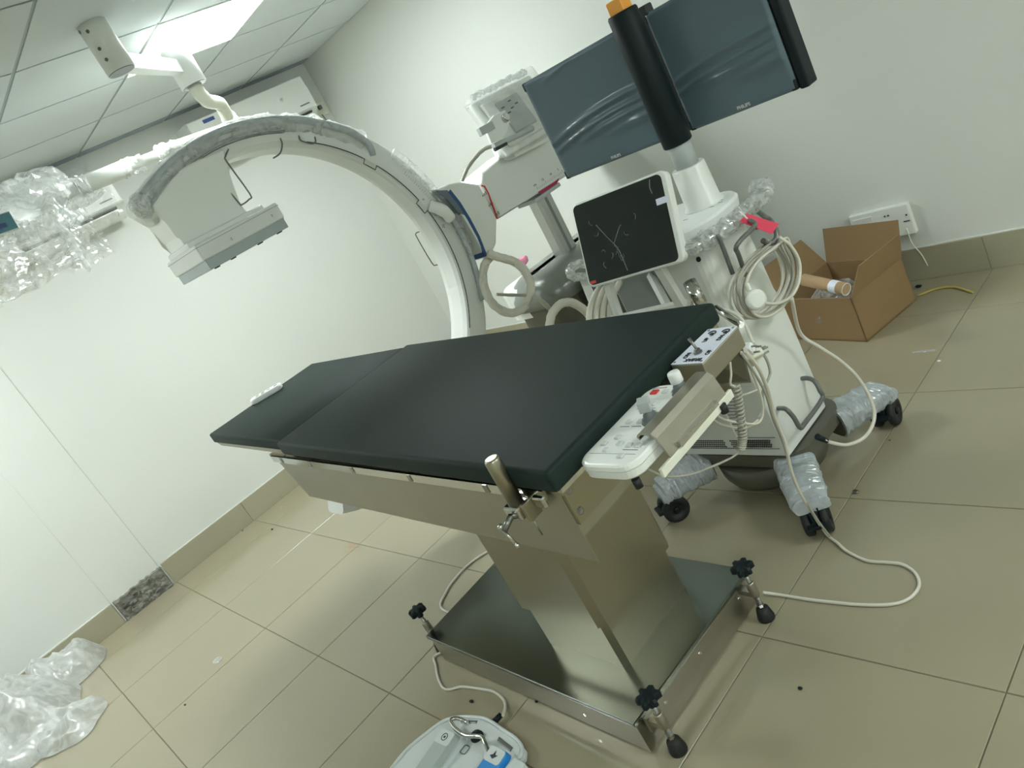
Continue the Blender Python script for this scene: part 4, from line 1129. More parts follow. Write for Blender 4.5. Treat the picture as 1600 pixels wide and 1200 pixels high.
MB().hexa([p1 + nn * .026 + dd * .05 + Vector((0, 0, -.03)), p1 - nn * .026 + dd * .05 + Vector((0, 0, -.03)), p2 - nn * .018 - dd * .05 + Vector((0, 0, -.030)), p2 + nn * .018 - dd * .05 + Vector((0, 0, -.030)),
           p1 + nn * .026 + dd * .05 + Vector((0, 0, .03)), p1 - nn * .026 + dd * .05 + Vector((0, 0, .03)), p2 - nn * .018 - dd * .05 + Vector((0, 0, .025)), p2 + nn * .018 - dd * .05 + Vector((0, 0, .025))]).build('extension_arm', 'plastic_bright', sl)
h2 = Vector((c2[0], c2[1], 2.236))
bend = [h2, h2 + Vector((0, 0, -.04)), (1.83, -1.716, 2.18), (1.8, -1.695, 2.165), (1.74, -1.625, 2.152), (1.72, -1.609, 2.138), (1.66, -1.58, 2.101), (1.62, -1.555, 2.057)]
MB().tube(bend, 0.030, 16, 3).build('drop_tube', 'plastic_cream', sl)
MB().tube([(1.66, -1.578, 2.094), (1.6, -1.537, 2.044)], 0.036, 16).build('elbow_cover', 'plastic_white', sl)
J0 = Vector((1.6, -1.531, 2.048)); J1 = Vector((1.55, -1.874, 2.083)); J2 = Vector((1.45, -2.277, 2.109)); J3 = Vector((1.42, -2.369, 2.117))
MB().tube([J0, J1], 0.034, 16).build('spring_arm', 'plastic_white', sl)
MB().tube([J1 + (J2 - J1) * 0.02, J1 + (J2 - J1) * 0.45], 0.024, 14).build('spring_arm', 'plastic_white', sl)
MB().tube([J1 + (J2 - J1) * 0.42, J1 + (J2 - J1) * 0.98], 0.038, 16).build('spring_arm_sleeve', 'plastic_white', sl)
MB().tube([J2, J3, Vector((1.4, -2.438, 2.118))], 0.030, 12).build('lamp_fork', 'plastic_offwhite', sl)
for p, r, s in ((J1, 0.036, 1), (J1 + (J2 - J1) * 0.40, 0.038, 2), (J2, 0.045, 3)):
    d = (J2 - J1).normalized()
    MB().tube([p - d * 0.05, p, p + d * 0.05], r, 12, 6, wob=0.35, wobf=45).build('arm_film', 'clear_film', sl)
MB().blob((1.45, -2.288, 2.058), (0.03, 0.10, 0.03), 3, 0.2, 20, 9).build('film_strand', 'clear_film', sl)
LC = Vector((1.35, -2.693, 2.097))
MB().lathe(LC + Vector((0, 0, 0.02)), [(0.05, 0.11), (0.16, 0.09), (0.25, 0.03), (0.27, 0.0), (0.25, -0.03), (0.05, -0.035)], 36, (0.25, 0.1, 1)).build('lamp_head', 'plastic_bright', sl)
# control panel on the lamp
PM = rot_to(Vector((1.75, -2.632, 2.038)) - Vector((1.75, -2.688, 2.043)), Vector((1.75, -2.626, 2.087)) - Vector((1.75, -2.631, 2.029)) , (1.75, -2.753, 2.025))
cpn = MB().rbox((0, 0, -0.01), (0.125, 0.075, 0.004), 0.003, 1, PM).build('lamp_panel', 'plastic_white', sl)
MB().box((0.005, 0.005, 0.004), (0.120, 0.070, 0.0055), PM).build('panel_face', 'teal_panel', cpn)
MB().box((0.03, 0.02, 0.0055), (0.090, 0.038, 0.0065), PM).build('panel_display', 'navy', cpn)
# loose clear plastic bags round the lamp
def drape(top, bot, w0, w1, seed, nu=26, nv=34, amp=0.05, dirv=(0, 1, 0), fl=9.0):
    top = Vector(top); bot = Vector(bot); D = Vector(dirv).normalized(); N = Vector((1, 0, 0)); vs_ = []
    for j in range(nv + 1):
        v = j / nv; c = top.lerp(bot, v); w = w0 + (w1 - w0) * v
        for i in range(nu + 1):
            u = i / nu * 2 - 1
            f = sin(u * fl + seed + 1.5 * noise.noise(Vector((u * 2, v * 3, seed)))) * amp * (0.35 + 0.65 * v)
            e = 0.03 * noise.noise(Vector((u * 3, v * 5, seed + 9)))
            vs_.append(c + D * (u * w + e * v) + N * (f + 0.02 * noise.noise(Vector((u * 8, v * 8, seed)))) + Vector((0, 0, 0.03 * noise.noise(Vector((u * 4, seed, v * 2))) * v)))
    fs_ = [(j * (nu + 1) + i, j * (nu + 1) + i + 1, (j + 1) * (nu + 1) + i + 1, (j + 1) * (nu + 1) + i) for j in range(nv) for i in range(nu)]
    return MB().add(vs_, fs_, False)
MB().blob((1.48, -2.562, 2.111), (0.18, 0.22, 0.11), 4, 0.25, 6, 2.0, flat=None).build('film_bag', 'clear_film', sl)
MB().blob((1.45, -2.415, 2.154), (0.07, 0.12, 0.09), 3, 0.3, 12, 5.0).build('film_bag', 'clear_film', sl)
drape((1.6, -2.59, 2.051), (1.6, -2.709, 1.816), 0.16, 0.26, 0.4, amp=0.045).build('film_drape', 'clear_film', sl)
drape((1.5, -2.492, 2.058), (1.5, -2.612, 1.817), 0.14, 0.24, 2.4, amp=0.05, fl=7).build('film_drape', 'thin_film', sl)
drape((1.5, -2.356, 2.059), (1.5, -2.412, 1.802), 0.04, 0.10, 4.1, amp=0.02, fl=5).build('film_drape', 'thin_film', sl)
MB().tube([(1.62, -2.442, 2.085), (1.64, -2.428, 2.021), (1.64, -2.413, 1.969), (1.64, -2.404, 1.95)], [0.012, 0.024, 0.028, 0.020], 10, 6, wob=0.5, wobf=25).build('film_fold', 'wrap_film', sl)
MB().tube([(1.62, -2.471, 2.002), (1.62, -2.469, 1.922), (1.6, -2.477, 1.847), (1.58, -2.472, 1.772)], [0.010, 0.020, 0.014, 0.006], 8, 6, wob=0.6, wobf=25).build('film_fold', 'clear_film', sl)
MB().tube([(1.7, -2.68, 2.01), (1.7, -2.7, 1.965), (1.7, -2.742, 1.925)], [0.03, 0.05, 0.02], 10, 6, wob=0.6, wobf=20).build('film_fold', 'clear_film', sl)

# ================================================================== air conditioners on the left wall
def aircon(y0, y1, z0, z1, d, lab, badge, wrapped):
    ac = thing('air_conditioner', lab, 'air conditioner', (0.0, (y0 + y1) / 2, z0))
    p = [(0.0, z0 + 0.02), (0.0, z1), (d * 0.86, z1), (d, z1 - 0.03), (d, z0 + 0.085), (d * 0.92, z0 + 0.075), (d * 0.60, z0 + 0.02), (d * 0.5, z0)]
    MB().loft([[(q[0], y, q[1]) for q in p] for y in (y0, y1)]).build('casing', 'plastic_offwhite', ac)
    MB().rbox((d - 0.004, y0 + 0.004, z0 + 0.088), (d + 0.008, y1 - 0.004, z1 - 0.006), 0.006, 2).build('front_panel', 'plastic_white', ac)
    MB().hexa([(d * 0.66, y0 + 0.05, z0 + 0.024), (d * 0.93, y0 + 0.05, z0 + 0.068), (d * 0.93, y1 - 0.05, z0 + 0.068), (d * 0.66, y1 - 0.05, z0 + 0.024),
               (d * 0.645, y0 + 0.05, z0 + 0.034), (d * 0.915, y0 + 0.05, z0 + 0.080), (d * 0.915, y1 - 0.05, z0 + 0.080), (d * 0.645, y1 - 0.05, z0 + 0.034)]).build('outlet_slot', 'vent_dark', ac)
    MB().hexa([(d * 0.62, y0 + 0.06, z0 + 0.006), (d * 0.99, y0 + 0.06, z0 + 0.050), (d * 0.99, y1 - 0.06, z0 + 0.050), (d * 0.62, y1 - 0.06, z0 + 0.006),
               (d * 0.62, y0 + 0.06, z0 + 0.012), (d * 0.99, y0 + 0.06, z0 + 0.057), (d * 0.99, y1 - 0.06, z0 + 0.057), (d * 0.62, y1 - 0.06, z0 + 0.012)]).build('louvre_flap', 'plastic_white', ac)
    if badge:
        MB().rbox((d + 0.006, y0 + 0.11, z0 + 0.264), (d + 0.010, y0 + 0.195, z0 + 0.287), 0.001, 1).build('badge', 'blue_badge', ac)
    MB().box((d + 0.007, y1 - 0.13, z0 + 0.118), (d + 0.0095, y1 - 0.05, z0 + 0.126)).build('badge', 'rod_grey', ac)
    return ac
ac1 = aircon(-1.135, -0.205, 2.075, 2.385, 0.21, 'white split air conditioner high on the left wall nearest the room corner', True, False)
m = MB()
for k in range(6):
    a = radians(60 * k); m.rbox((0.2175, -0.44 + 0.010 * cos(a) - .007, 2.284 + 0.010 * sin(a) - .007), (0.2195, -0.44 + 0.010 * cos(a) + .007, 2.284 + 0.010 * sin(a) + .007), 0.0005, 1)
m.build('white_sticker', 'plastic_bright', ac1)
ac2 = aircon(-2.70, -1.735, 2.045, 2.355, 0.21, 'white split air conditioner behind the plastic wrapped lamp', False, True)
ac2.children[0]
drape((0.225, -2.0, 2.40), (0.24, -2.0, 2.03), 0.26, 0.22, 1.3, amp=0.008, fl=4).build('film_cover', 'thin_film', ac2)
# power outlet beside the first unit
po = thing('power_outlet', 'square white power outlet with hanging flex beside the air conditioner', 'power outlet', (0, -0.07, 2.12))
MB().rbox((0.0, -0.14, 2.10), (0.03, -0.03, 2.20), 0.006, 2).build('outlet_plate', 'plastic_cream', po)
MB().rbox((0.03, -0.105, 2.145), (0.055, -0.075, 2.175), 0.006, 2).build('plug', 'plastic_midgrey', po)
MB().tube([(0.035, -0.10, 2.11), (0.04, -0.09, 2.04), (0.03, -0.06, 1.98), (0.02, -0.05, 1.93)], 0.0045, 8, 6).build('flex', 'rod_grey', po)
MB().rbox((0.0, -0.19, 2.05), (0.06, -0.16, 2.13), 0.004, 1).build('pipe_cover', 'plastic_white', po)
# drain pipe stub near the second unit
m = MB().tube([(0.02, -1.52, 2.18), (0.03, -1.54, 2.12), (0.03, -1.60, 2.06), (0.03, -1.64, 2.03)], 0.012, 8, 5)
single(m, 'drain_hose', 'rod_grey', 'short grey drain hose on the left wall behind the beam tip', 'hose')

# ================================================================== cardboard box by the back wall
bx = thing('cardboard_box', 'open brown cardboard box with raised flaps by the back wall', 'box', (3.45, -0.35, 0))
N0 = Vector((3.595, -0.548, 0)); Rc = Vector((3.683, -0.213, 0)); e1 = (Rc - N0); e2 = Vector((-e1.y, e1.x, 0)).normalized() * 0.40
Hb = 0.215; tk = 0.005
def wallp(a, b, nm, m_='cardboard', z0=0.0, z1=Hb):
    a, b = Vector(a), Vector(b); d = (b - a).normalized(); n = Vector((-d.y, d.x, 0)) * tk
    return MB().hexa([a + Vector((0, 0, z0)), b + Vector((0, 0, z0)), b + n + Vector((0, 0, z0)), a + n + Vector((0, 0, z0)), a + Vector((0, 0, z1)), b + Vector((0, 0, z1)), b + n + Vector((0, 0, z1)), a + n + Vector((0, 0, z1))]).build(nm, m_, bx)
A_, B_, C_, D_ = N0, Rc, Rc + e2, N0 + e2
wallp(A_, B_, 'box_side'); wallp(B_, C_, 'box_side'); wallp(C_, D_, 'box_side'); wallp(D_, A_, 'box_side')
MB().hexa([A_ + Vector((0, 0, .002)), B_ + Vector((0, 0, .002)), C_ + Vector((0, 0, .002)), D_ + Vector((0, 0, .002)), A_ + Vector((0, 0, .007)), B_ + Vector((0, 0, .007)), C_ + Vector((0, 0, .007)), D_ + Vector((0, 0, .007))]).build('box_bottom', 'cardboard_in', bx)
def flap(a, b, up, nm='flap', skew=0.0):
    a, b, up = Vector(a), Vector(b), Vector(up); d = (b - a).normalized(); n = d.cross(up).normalized() * 0.004
    q = [a, b, b + up - d * skew, a + up + d * skew]
    return MB().hexa([q[0], q[1], q[1] + n, q[0] + n, q[3], q[2], q[2] + n, q[3] + n]).build(nm, 'cardboard', bx)
T = Vector((0, 0, Hb))
eu = e1.normalized(); ev = e2.normalized()
flap(B_ + T, C_ + T, eu * 0.05 + Vector((0, 0, 0.150)))                     # back flap against the wall
flap(A_ + T, B_ + T, -ev * 0.035 + Vector((0, 0, 0.115)) + eu * 0.02, skew=0.04)  # right flap half folded
flap(C_ + T, D_ + T, ev * 0.10 + Vector((0, 0, 0.13)))                      # left flap leaning out
# mailing tube and film inside
mt = thing('mailing_tube', 'cardboard mailing tube with white lined end lying in the open box', 'tube', (3.47, -0.42, 0.2))
ta, tb_ = Vector((3.69, -0.7222, 0.338)), Vector((3.493, -0.6511, 0.3785)); td = (tb_ - ta).normalized()
MB().lathe(ta, [(0.0215, 0), (0.025, 0.0), (0.025, (tb_ - ta).length), (0.0215, (tb_ - ta).length)], 24, td).build('tube_wall', 'tube_paper', mt)
MB().lathe(ta - td * 0.001, [(0.0, 0.02), (0.0215, 0.0195), (0.0225, 0.0), (0.0248, -0.0005), (0.0250, 0.004)], 24, td).build('end_cap', 'plastic_bright', mt)
MB().lathe(ta + td * 0.035, [(0.0252, 0), (0.0256, 0.001), (0.0256, 0.034), (0.0252, 0.035)], 24, td).build('label', 'label_white', mt)
m = MB().blob((3.43, -0.37, 0.095), (0.13, 0.13, 0.125), 3, 0.15, 12, 4, flat=0.009)
single(m, 'packing_film', 'clear_film', 'crumpled clear packing film inside the open cardboard box', 'plastic film')
# cable channel / socket plate on the back wall
sp = thing('socket_plate', 'long white socket plate low on the back wall behind the cardboard box', 'socket plate', (3.55, 0, 0.27))
MB().rbox((3.425, -0.030, 0.235), (3.690, 0.0, 0.380), 0.004, 2).build('back_box', 'plastic_white', sp)
for x, z in ((3.60, 0.345), (3.675, 0.33), (3.585, 0.345)): MB().cyl((x, -0.030, z), (x, -0.033, z), 0.004, 0.004, 10).build('screw', 'print_dark', sp)
MB().rbox((3.655, -0.034, 0.300), (3.682, -0.030, 0.304), 0.0005, 1).build('slot', 'print_dark', sp)
MB().rbox((3.44, -0.034, 0.29), (3.53, -0.029, 0.36), 0.002, 1).build('socket_module', 'plastic_offwhite', sp)
MB().tube([(3.66, -0.036, 0.27), (3.665, -0.045, 0.20), (3.69, -0.05, 0.14), (3.70, -0.05, 0.08)], 0.003, 6, 6).build('flex', 'plastic_cream', sp)
# flat cardboard and pink paper further left
m = MB()
a_, b_ = Vector((1.663, -0.8635, 0.52)), Vector((2.136, -0.8701, 0.52))
d_ = (b_ - a_).normalized(); 
m.hexa([(1.30, -0.16, 0), (2.02 - 0.3, -0.16, 0), (2.02 - 0.3, -0.02, 0), (1.30, -0.02, 0), (1.30, -0.16, 0.40), (1.72, -0.16, 0.40), (1.72, -0.02, 0.40), (1.30, -0.02, 0.40)])
single(m, 'packing_carton', 'cardboard', 'closed brown carton just visible between the table edge and the C-arm', 'box')
m = MB().blob((2.00, -0.70, 0.80), (0.03, 0.045, 0.03), 2, 0.3, 20, 3)
single(m, 'pink_paper', 'paper_pink', 'crumpled pale pink paper resting on the grey shroud of the machine', 'paper')

# ================================================================== cables and small things
cc = thing('cable_coil', 'cream power cable coiled over the hook on the right of the monitor cart', 'cable', (3.93, -1.519, 0.7873))
random.seed(5)
U1 = Vector((3.93, -1.406, 0.851)); L1 = Vector((3.93, -1.611, 0.6969)); S1 = Vector((3.93, -1.669, 0.8525)); S2 = Vector((3.93, -1.365, 0.708))
cen = (U1 + L1 + S1 + S2) / 4
hv = (S2 - S1) / 2; vv = (U1 - L1) / 2
for k in range(11):
    ph = random.uniform(-0.12, 0.12); sa, sb = random.uniform(0.72, 0.98), random.uniform(0.84, 1.0)
    off = hv * random.uniform(-0.08, 0.08) + Vector((random.uniform(-0.03, 0.02), 0, 0)) + vv * (1 - sb) * -0.6
    pts = []
    for i in range(14):
        a = 2 * pi * i / 14
        s_, c_ = sin(a), cos(a)
        w = (1.0 if s_ < 0.3 else 1.0 - 0.75 * (s_ - 0.3) / 0.7)
        pts.append(cen + off + hv * (c_ * sa * w + ph * s_ + (0.25 if s_ > 0.3 else 0) * (s_ - 0.3)) + vv * (s_ * (sb if s_ < 0 else 0.96)))
    MB().tube(pts, 0.0045, 7, 5, closed=True).build('cable_loop', 'cable_cream' if k % 3 else 'cable_grey', cc)
PC = Vector((3.985, -1.683, 0.7904))
MB().lathe(PC, [(0.001, 0.0), (0.026, 0.001), (0.030, 0.004), (0.028, 0.014), (0.02, 0.018)], 22, (0.85, -0.5, 0.1)).build('plug', 'plastic_white', cc)
MB().tube([PC, (3.98, -1.68, 0.8157), (3.97, -1.668, 0.8365)], [0.009, 0.007, 0.005], 8, 4, ridges=0.08).build('strain_relief', 'plastic_cream', cc)
MB().tube([(3.96, -1.429, 0.8599), (3.97, -1.406, 0.8144), (3.97, -1.397, 0.7564), (3.97, -1.436, 0.7131), (3.97, -1.495, 0.6987), (3.97, -1.572, 0.7169), (3.98, -1.654, 0.7625)], 0.0050, 8, 6).build('cable_loop', 'cable_cream', cc)
tg = thing('tag', 'bright pink red paper tag tied to the wrapped handle of the cart', 'tag', (3.97, -1.508, 0.9474))
tq = [(3.93, -1.533, 0.9677), (3.93, -1.486, 0.9691), (3.99, -1.453, 0.9055), (3.99, -1.503, 0.8981)]
v0 = (Vector(tq[1]) - Vector(tq[0])); v1 = (Vector(tq[2]) - Vector(tq[1])); nt_ = v0.cross(v1)
MB().plate(tq, nt_, 0.0008).build('paper', 'tag_pink', tg)
MB().tube([(3.91, -1.486, 0.9822), (3.94, -1.517, 0.9774), (3.95, -1.522, 0.9652)], 0.0022, 6, 4).build('string', 'plastic_white', tg)

def cable(name, pts, r, m_, label, k=8):
    o = MB().tube(pts, r, 8, k)
    return single(o, name, m_, label, 'cable')
cable('power_cable', [(3.97, -1.5, 0.6928), (3.887, -1.402, 0.5264), (3.911, -1.372, 0.453), (3.938, -1.338, 0.3783), (3.96, -1.315, 0.2962), (3.977, -1.319, 0.2112), (3.985, -1.355, 0.1607), (3.984, -1.436, 0.151), (3.98, -1.531, 0.1889), (3.971, -1.589, 0.2391), (3.968, -1.614, 0.2689)], 0.0058, 'cable_cream',
      'cream cable looping from the coil into the cart base in front of the rear wheel')
m = MB().tube([(3.967, -1.604, 0.2566), (3.961, -1.63, 0.2921)], [0.008, 0.010], 10)
single(m, 'cable_plug', 'plastic_black', 'black strain relief where the looping cable enters the cart base', 'plug')
fz = 0.0052
cable('floor_cable', [(3.869, -2.024, 0.02), (3.903, -2.009, 0.0052), (3.993, -2.007, 0.0052), (4.066, -2.002, 0.0052), (4.151, -1.992, 0.0052), (4.22, -1.973, 0.0052), (4.253, -1.942, 0.0052), (4.26, -1.895, 0.0052), (4.235, -1.852, 0.0052), (4.193, -1.827, 0.0052), (4.15, -1.827, 0.0052), (4.096, -1.829, 0.0052), (4.029, -1.803, 0.0052), (3.985, -1.774, 0.008), (3.942, -1.747, 0.012), (3.958, -1.786, 0.1203), (3.976, -1.825, 0.2361), (4.003, -1.856, 0.3408), (4.036, -1.874, 0.4523), (4.063, -1.905, 0.5567), (4.103, -1.939, 0.6566), (4.138, -1.984, 0.7486), (4.157, -2.026, 0.8213)], 0.0048, 'cable_cream',
      'cream cable snaking from the table base over the floor up to the switch box')
cable('thin_floor_cable', [(3.954, -1.754, 0.012), (3.962, -1.787, 0.109), (3.974, -1.818, 0.2191), (3.999, -1.849, 0.329), (4.027, -1.87, 0.4494), (4.055, -1.904, 0.5463), (4.099, -1.947, 0.6529), (4.133, -1.997, 0.7395), (4.157, -2.043, 0.8253)], 0.0032, 'cable_grey',
      'thin grey wire running beside the cream cable down past the cart')
cable('loop_cable', [(4.157, -2.041, 0.8277), (4.138, -2.011, 0.7664), (4.113, -1.982, 0.6853), (4.093, -1.973, 0.6229), (4.085, -1.996, 0.601), (4.088, -2.047, 0.6334), (4.092, -2.117, 0.6958), (4.102, -2.149, 0.7452), (4.116, -2.172, 0.7988)], 0.0030, 'cable_cream',
      'cream cable drooping in a loop behind the grey coiled cord')
cable('lower_loop_cable', [(4.074, -1.978, 0.5977), (4.076, -2.038, 0.6158), (4.079, -2.111, 0.675), (4.091, -2.154, 0.7311), (4.109, -2.189, 0.7861)], 0.0028, 'cable_cream',
      'second, lower cream cable drooping behind the grey coiled cord')
cable('rear_cable', [(3.983, -1.824, 0.84), (4.012, -1.825, 0.8286), (4.044, -1.844, 0.8119), (4.082, -1.89, 0.797), (4.111, -1.929, 0.7838)], 0.0042, 'cable_cream',
      'cream cable arching from behind the mattress corner to the hanging plugs')
cable('side_cable', [(4.119, -1.927, 0.7691), (4.117, -1.914, 0.7299), (4.109, -1.911, 0.6912), (4.102, -1.93, 0.6738), (4.095, -1.948, 0.6598), (4.081, -1.958, 0.6132), (4.072, -1.98, 0.5992)], 0.0036, 'cable_grey',
      'grey cable curving down to the right of the hanging plugs')
cable('white_short_cable', [(4.045, -2.058, 0.7252), (4.055, -2.023, 0.6951), (4.068, -1.979, 0.6743), (4.076, -1.939, 0.6604)], 0.0026, 'cable_cream',
      'short cream cable crossing just below the hanging plate')
pg = thing('power_plugs', 'bunch of white three pin plugs hanging beside the switch box', 'plug', (4.122, -1.956, 0.7742))
for k, (u0, v0_, u1, v1_) in enumerate(((0, 0, 0, 0), (1, 0, 0, 0), (2, 0, 0, 0))):
    c = Vector([(4.137, -1.99, 0.8066), (4.131, -1.961, 0.7749), (4.109, -1.949, 0.7529)][k])
    M_ = Matrix.Translation(c) @ Matrix.Rotation(k * 0.9, 4, 'Z') @ Matrix.Rotation(0.5 + k * 0.4, 4, 'X')
    b = MB().rbox((-0.016, -0.011, -0.014), (0.016, 0.011, 0.014), 0.005, 2, M_).build('plug_body', 'plastic_bright' if k == 0 else 'plastic_cream', pg)
    m = MB()
    for dx_, dz_ in ((0.0, 0.008), (-0.007, -0.006), (0.007, -0.006)):
        m.cyl(M_ @ Vector((0.014, dx_, dz_)), M_ @ Vector((0.030, dx_, dz_)), 0.0024, 0.0024, 8)
    m.build('pins', 'nickel', b)
cable('pedal_cable', [(3.316, -2.676, 0.02), (3.28, -2.641, 0.0052), (3.247, -2.621, 0.0052), (3.19, -2.612, 0.0052), (3.124, -2.621, 0.0052), (3.043, -2.639, 0.0052), (3.003, -2.663, 0.0052), (2.968, -2.669, 0.0052), (2.907, -2.646, 0.0052), (2.842, -2.607, 0.0052), (2.796, -2.572, 0.0052), (2.86, -2.50, 0.0052), (2.80, -2.40, 0.0052), (2.594, -2.379, 0.0052), (2.532, -2.302, 0.0052), (2.507, -2.224, 0.0052), (2.509, -2.133, 0.0052), (2.55, -2.046, 0.0052), (2.628, -1.972, 0.0052), (2.714, -1.931, 0.0052)], 0.0050, 'cable_cream',
      'cream cable from the foot pedal curling under the left end of the table base')
cable('yellow_cable', [(3.679, -0.1808, 0.0052), (3.718, -0.1525, 0.0052), (3.761, -0.1373, 0.0052), (3.823, -0.1513, 0.0052), (3.914, -0.2243, 0.0052)], 0.005, 'cable_yellow', 'short piece of yellow cable lying by the cardboard box', 3)
for (p, s, m_, l) in (((0.423, -2.203, 0.004), 0.009, 'plastic_black', 'dark bead of debris on the floor near the left wall'),
                      ((0.03922, -2.269, 0.003), 0.006, 'dirt', 'tiny dark crumb against the left skirting'),
                      ((3.129, -2.67, 0.003), 0.008, 'plastic_black', 'black chip on the floor between pedal cable and foot pedal'),
                      ((3.373, -2.586, 0.003), 0.006, 'plastic_black', 'black crumb against the front of the table base'),
                      ((4.107, -2.292, 0.003), 0.006, 'plastic_black', 'black crumb on the open floor right of the table base'),
                      ((3.654, -0.0938, 0.01), 0.013, 'plastic_black', 'black plastic bit behind the cardboard box corner'),
                      ((3.942, -1.533, 0.006), 0.011, 'nickel', 'small metal clip on the floor beside the front right caster'),
                      ((3.948, -0.754, 0.003), 0.006, 'plastic_bright', 'white crumb on the floor right of the wrapped leg'),
                      ((1.577, -3.221, 0.002), 0.006, 'dirt', 'small dark flake on the floor in front of the left wall'),
                      ((3.947, -1.252, 0.002), 0.004, 'dirt', 'tiny brown crumb right of the looping cable')):
    b = MB().blob(p, (s, s * 0.7, s * 0.5), 2, 0.35, 60, s * 1000, flat=0.0005)
    single(b, 'debris', m_, l, 'debris')
b = MB().blob((1.444, -2.998, 0.004), (0.035, 0.022, 0.006), 3, 0.25, 14, 3, flat=0.0008, smooth=True); single(b, 'film_scrap', 'clear_film', 'small scrap of clear film lying alone on the left floor', 'plastic film')
b = MB().blob((3.866, -0.6741, 0.004), (0.05, 0.010, 0.004), 3, 0.3, 30, 8, flat=0.0008); single(b, 'film_scrap', 'clear_film', 'thin clear plastic strip on the floor between box and wrapped leg', 'plastic film')
random.seed(3)
for (p, a, b_, l) in (((1.515, -2.189, 0.0003), 0.045, 0.018, 'reddish brown smear on the floor below the left table skirt'), ((0.1765, -2.011, 0.0003), 0.02, 0.01, 'faint brown smear near the left skirting')):
    m = MB(); p = Vector(p)
    for q in range(9):
        c = p + Vector((random.uniform(-a, a), random.uniform(-b_, b_), 0)); ra, rb_ = random.uniform(0.2, 0.4) * a, random.uniform(0.1, 0.3) * a
        ph = random.uniform(0, 3)
        m.add([c + Vector((ra * cos(t) * (1 + .4 * noise.noise(Vector((t * 3, q * 9, 0)))), rb_ * sin(t + ph) * (1 + .5 * noise.noise(Vector((t * 4, 7, q)))), 0.0004 + q * 0.00003)) for t in [2 * pi * i / 14 for i in range(14)]], [tuple(range(14))])
    o = single(m, 'floor_smear', 'dirt_red', l, 'stain'); o['kind'] = 'stuff'

# ================================================================== foot pedal
fpd = thing('foot_pedal', 'white double foot pedal with grey and blue treads and a steel hoop', 'foot pedal', (3.33, -2.86, 0))
body = [(3.075, -2.98), (3.072, -2.90), (3.105, -2.795), (3.130, -2.762), (3.175, -2.735), (3.255, -2.708), (3.305, -2.705), (3.360, -2.712), (3.440, -2.722), (3.485, -2.738), (3.502, -2.760), (3.498, -2.80), (3.515, -2.98)]
def off_poly(P, g):
    c = Vector((sum(p[0] for p in P) / len(P), sum(p[1] for p in P) / len(P)))
    return [tuple(Vector(p) + (c - Vector(p)).normalized() * g) for p in P]
MB().loft([[(p[0], p[1], z) for p in off_poly(body, g)] for g, z in ((0.008, 0.002), (0.0, 0.008), (0.0, 0.018), (0.005, 0.024), (0.016, 0.030))]).build('base_plate', 'pedal_white', fpd)
MB().tube([(p[0], p[1], 0.030) for p in off_poly(body, 0.008)], 0.006, 8, 4).build('rim', 'pedal_white', fpd)
for P in ([(3.190, -2.748), (3.252, -2.728), (3.256, -2.738), (3.198, -2.758)], [(3.375, -2.742), (3.450, -2.752), (3.452, -2.766), (3.380, -2.757)]):
    MB().prism(P, 0.028, 0.0315, 0.003, 2).build('grip_slot', 'rod_grey', fpd)
def tread(c, w, l, rz, mm, nm, tilt=0.10):
    M_ = Matrix.Translation(c) @ Matrix.Rotation(rz, 4, 'Z') @ Matrix.Rotation(tilt, 4, 'X')
    MB().loft([[M_ @ Vector((p[0], p[1], z)) for p in rrect(-w - g, -l - g, w + g, l + g, 0.016, 5)] for g, z in ((0.012, -0.03), (0.010, 0.0))]).build(nm + '_well', 'pedal_white', fpd)
    MB().loft([[M_ @ Vector((p[0], p[1], z)) for p in rrect(-w - g, -l - g, w + g, l + g, 0.012, 5)] for g, z in ((0.002, 0.0), (0.0, 0.018), (-0.004, 0.022))]).build(nm, mm, fpd)
    q = [M_ @ Vector((p[0], p[1], 0.0222)) for p in rrect(-w + 0.002, l - 0.046, w - 0.002, l - 0.002, 0.010, 4)]
    MB().plate(q, M_.to_3x3() @ Vector((0, 0, 1)), -0.0012).build('pictogram_plate', 'pedal_white', fpd)
    return M_
M1 = tread(Vector((3.235, -2.890, 0.040)), 0.035, 0.085, 0.05, 'pedal_grey', 'grey_tread')
M2 = tread(Vector((3.455, -2.868, 0.040)), 0.035, 0.085, 0.0, 'pedal_blue', 'blue_tread')
m = MB().tube([M1 @ Vector((0.011 * cos(a), 0.062 + 0.011 * sin(a), 0.024)) for a in [2 * pi * i / 16 for i in range(16)]], 0.0012, 5, closed=True)
m.cyl(M1 @ Vector((0, 0.062, 0.0234)), M1 @ Vector((0, 0.062, 0.0242)), 0.004, 0.004, 12); m.build('pictogram', 'print_dark', fpd)
m = MB().add([M2 @ Vector(p) for p in ((-0.016, 0.056, 0.0242), (0.0, 0.050, 0.0242), (0.014, 0.064, 0.0242), (0.004, 0.062, 0.0242), (-0.004, 0.076, 0.0242), (-0.006, 0.062, 0.0242))], [(0, 1, 2, 3, 4, 5)]); m.build('pictogram', 'print_dark', fpd)
MB().tube([(p[0], p[1], 0.0325) for p in rrect(3.283, -2.835, 3.307, -2.808, 0.006, 3)], 0.0012, 5, closed=True).build('pictogram', 'print_dark', fpd)
MB().lathe((3.300, -2.772, 0.026), [(0.020, 0), (0.021, 0.008), (0.016, 0.018), (0.006, 0.022)], 20).build('round_button', 'plastic_black', fpd)
MB().tube([(p_[0] + 0.022, p_[1], p_[2]) for p_ in ((3.205, -2.748, 0.03), (3.180, -2.758, 0.055), (3.170, -2.778, 0.062), (3.215, -2.792, 0.062), (3.272, -2.795, 0.060), (3.325, -2.778, 0.060), (3.350, -2.785, 0.058), (3.388, -2.806, 0.040), (3.394, -2.810, 0.030))], 0.0065, 12, 3).build('steel_hoop', 'chrome', fpd)
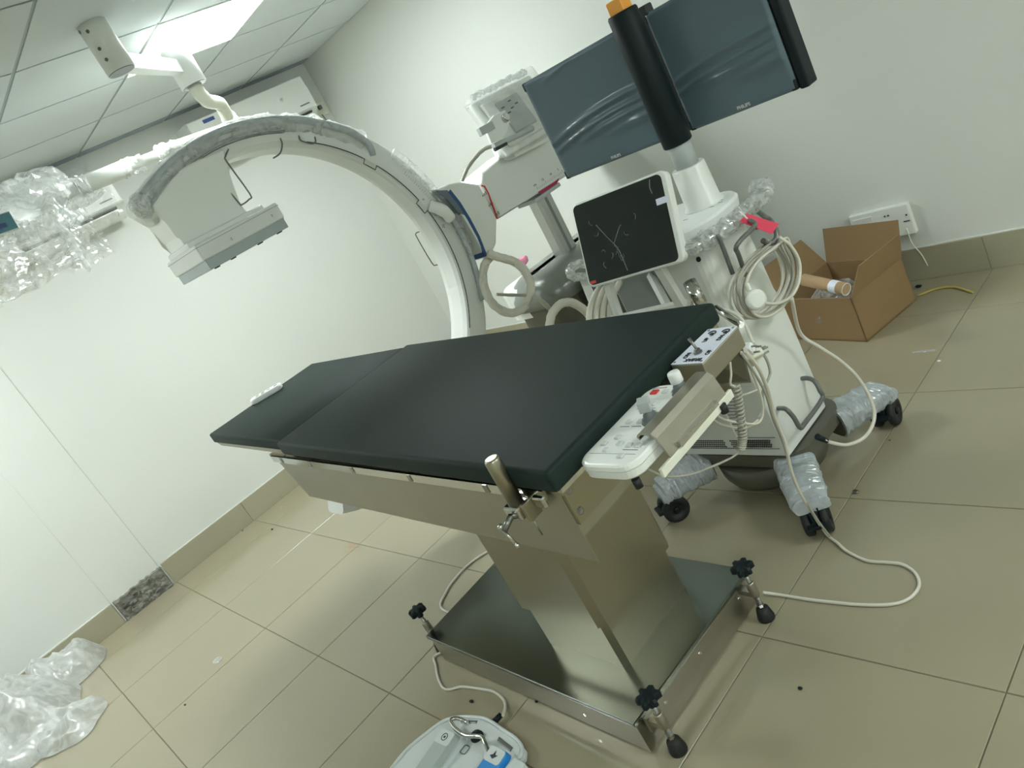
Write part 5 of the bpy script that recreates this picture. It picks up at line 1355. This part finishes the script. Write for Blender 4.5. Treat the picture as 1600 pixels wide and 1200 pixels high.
MB().cyl((3.300, -2.705, 0.018), (3.304, -2.675, 0.018), 0.010, 0.0085, 14).build('cable_gland', 'plastic_black', fpd)
MB().rbox((3.506, -2.95, 0.012), (3.560, -2.785, 0.060), 0.006, 2, ).build('side_guard', 'pedal_white', fpd)

# ================================================================== plastic sheeting heaped in the left foreground
ps = thing('plastic_sheeting', 'large heap of crumpled translucent plastic sheeting at the lower left', 'plastic sheeting', (0.55, -3.75, 0))
def heap(cx_, cy_, rx, ry, h, seed, nm, n=70, mm='sheet_film', ph=0.0):
    vs_ = []; 
    for i in range(n + 1):
        for j in range(n + 1):
            u, v = i / n * 2 - 1, j / n * 2 - 1
            r = hypot(u, v)
            a = atan2(v, u)
            edge = 0.86 + 0.16 * noise.noise(Vector((cos(a) * 1.6 + seed, sin(a) * 1.6, seed)))
            # square to disc
            k = max(abs(u), abs(v)) / r if r > 1e-6 else 1
            uu, vv_ = u * k * edge, v * k * edge
            rr = min(1, max(abs(u), abs(v)))
            x, y = cx_ + uu * rx, cy_ + vv_ * ry
            q = Vector((x * 3.0 + seed, y * 3.0, seed))
            n1 = 1 - 2 * abs(noise.noise(q)); n2 = 1 - 2 * abs(noise.noise(q * 2.6 + Vector((3, 1, 0)))); n3 = noise.noise(q * 7)
            n4 = 1 - 2 * abs(noise.noise(Vector((x * 5 + y * 9, x * 17 - y * 6, seed * 2))))
            z = h * (1 - rr ** 2.2) * (0.55 + 0.45 * n1) + 0.045 * n2 * (1 - rr ** 3) + 0.022 * n4 * (1 - rr ** 4) + 0.012 * n3 * (1 - rr ** 6) + 0.008
            z = max(0.0015, z)
            vs_.append((x, y, z))
    fs_ = [(i * (n + 1) + j, (i + 1) * (n + 1) + j, (i + 1) * (n + 1) + j + 1, i * (n + 1) + j + 1) for i in range(n) for j in range(n)]
    return MB().add(vs_, fs_, True).build(nm, mm, ps)
heap(0.49, -3.84, 0.47, 0.42, 0.30, 1.7, 'sheet')
heap(0.86, -3.62, 0.24, 0.20, 0.055, 5.2, 'sheet')
heap(0.22, -3.50, 0.22, 0.26, 0.24, 8.9, 'sheet')
heap(0.62, -4.10, 0.50, 0.34, 0.24, 12.3, 'sheet')
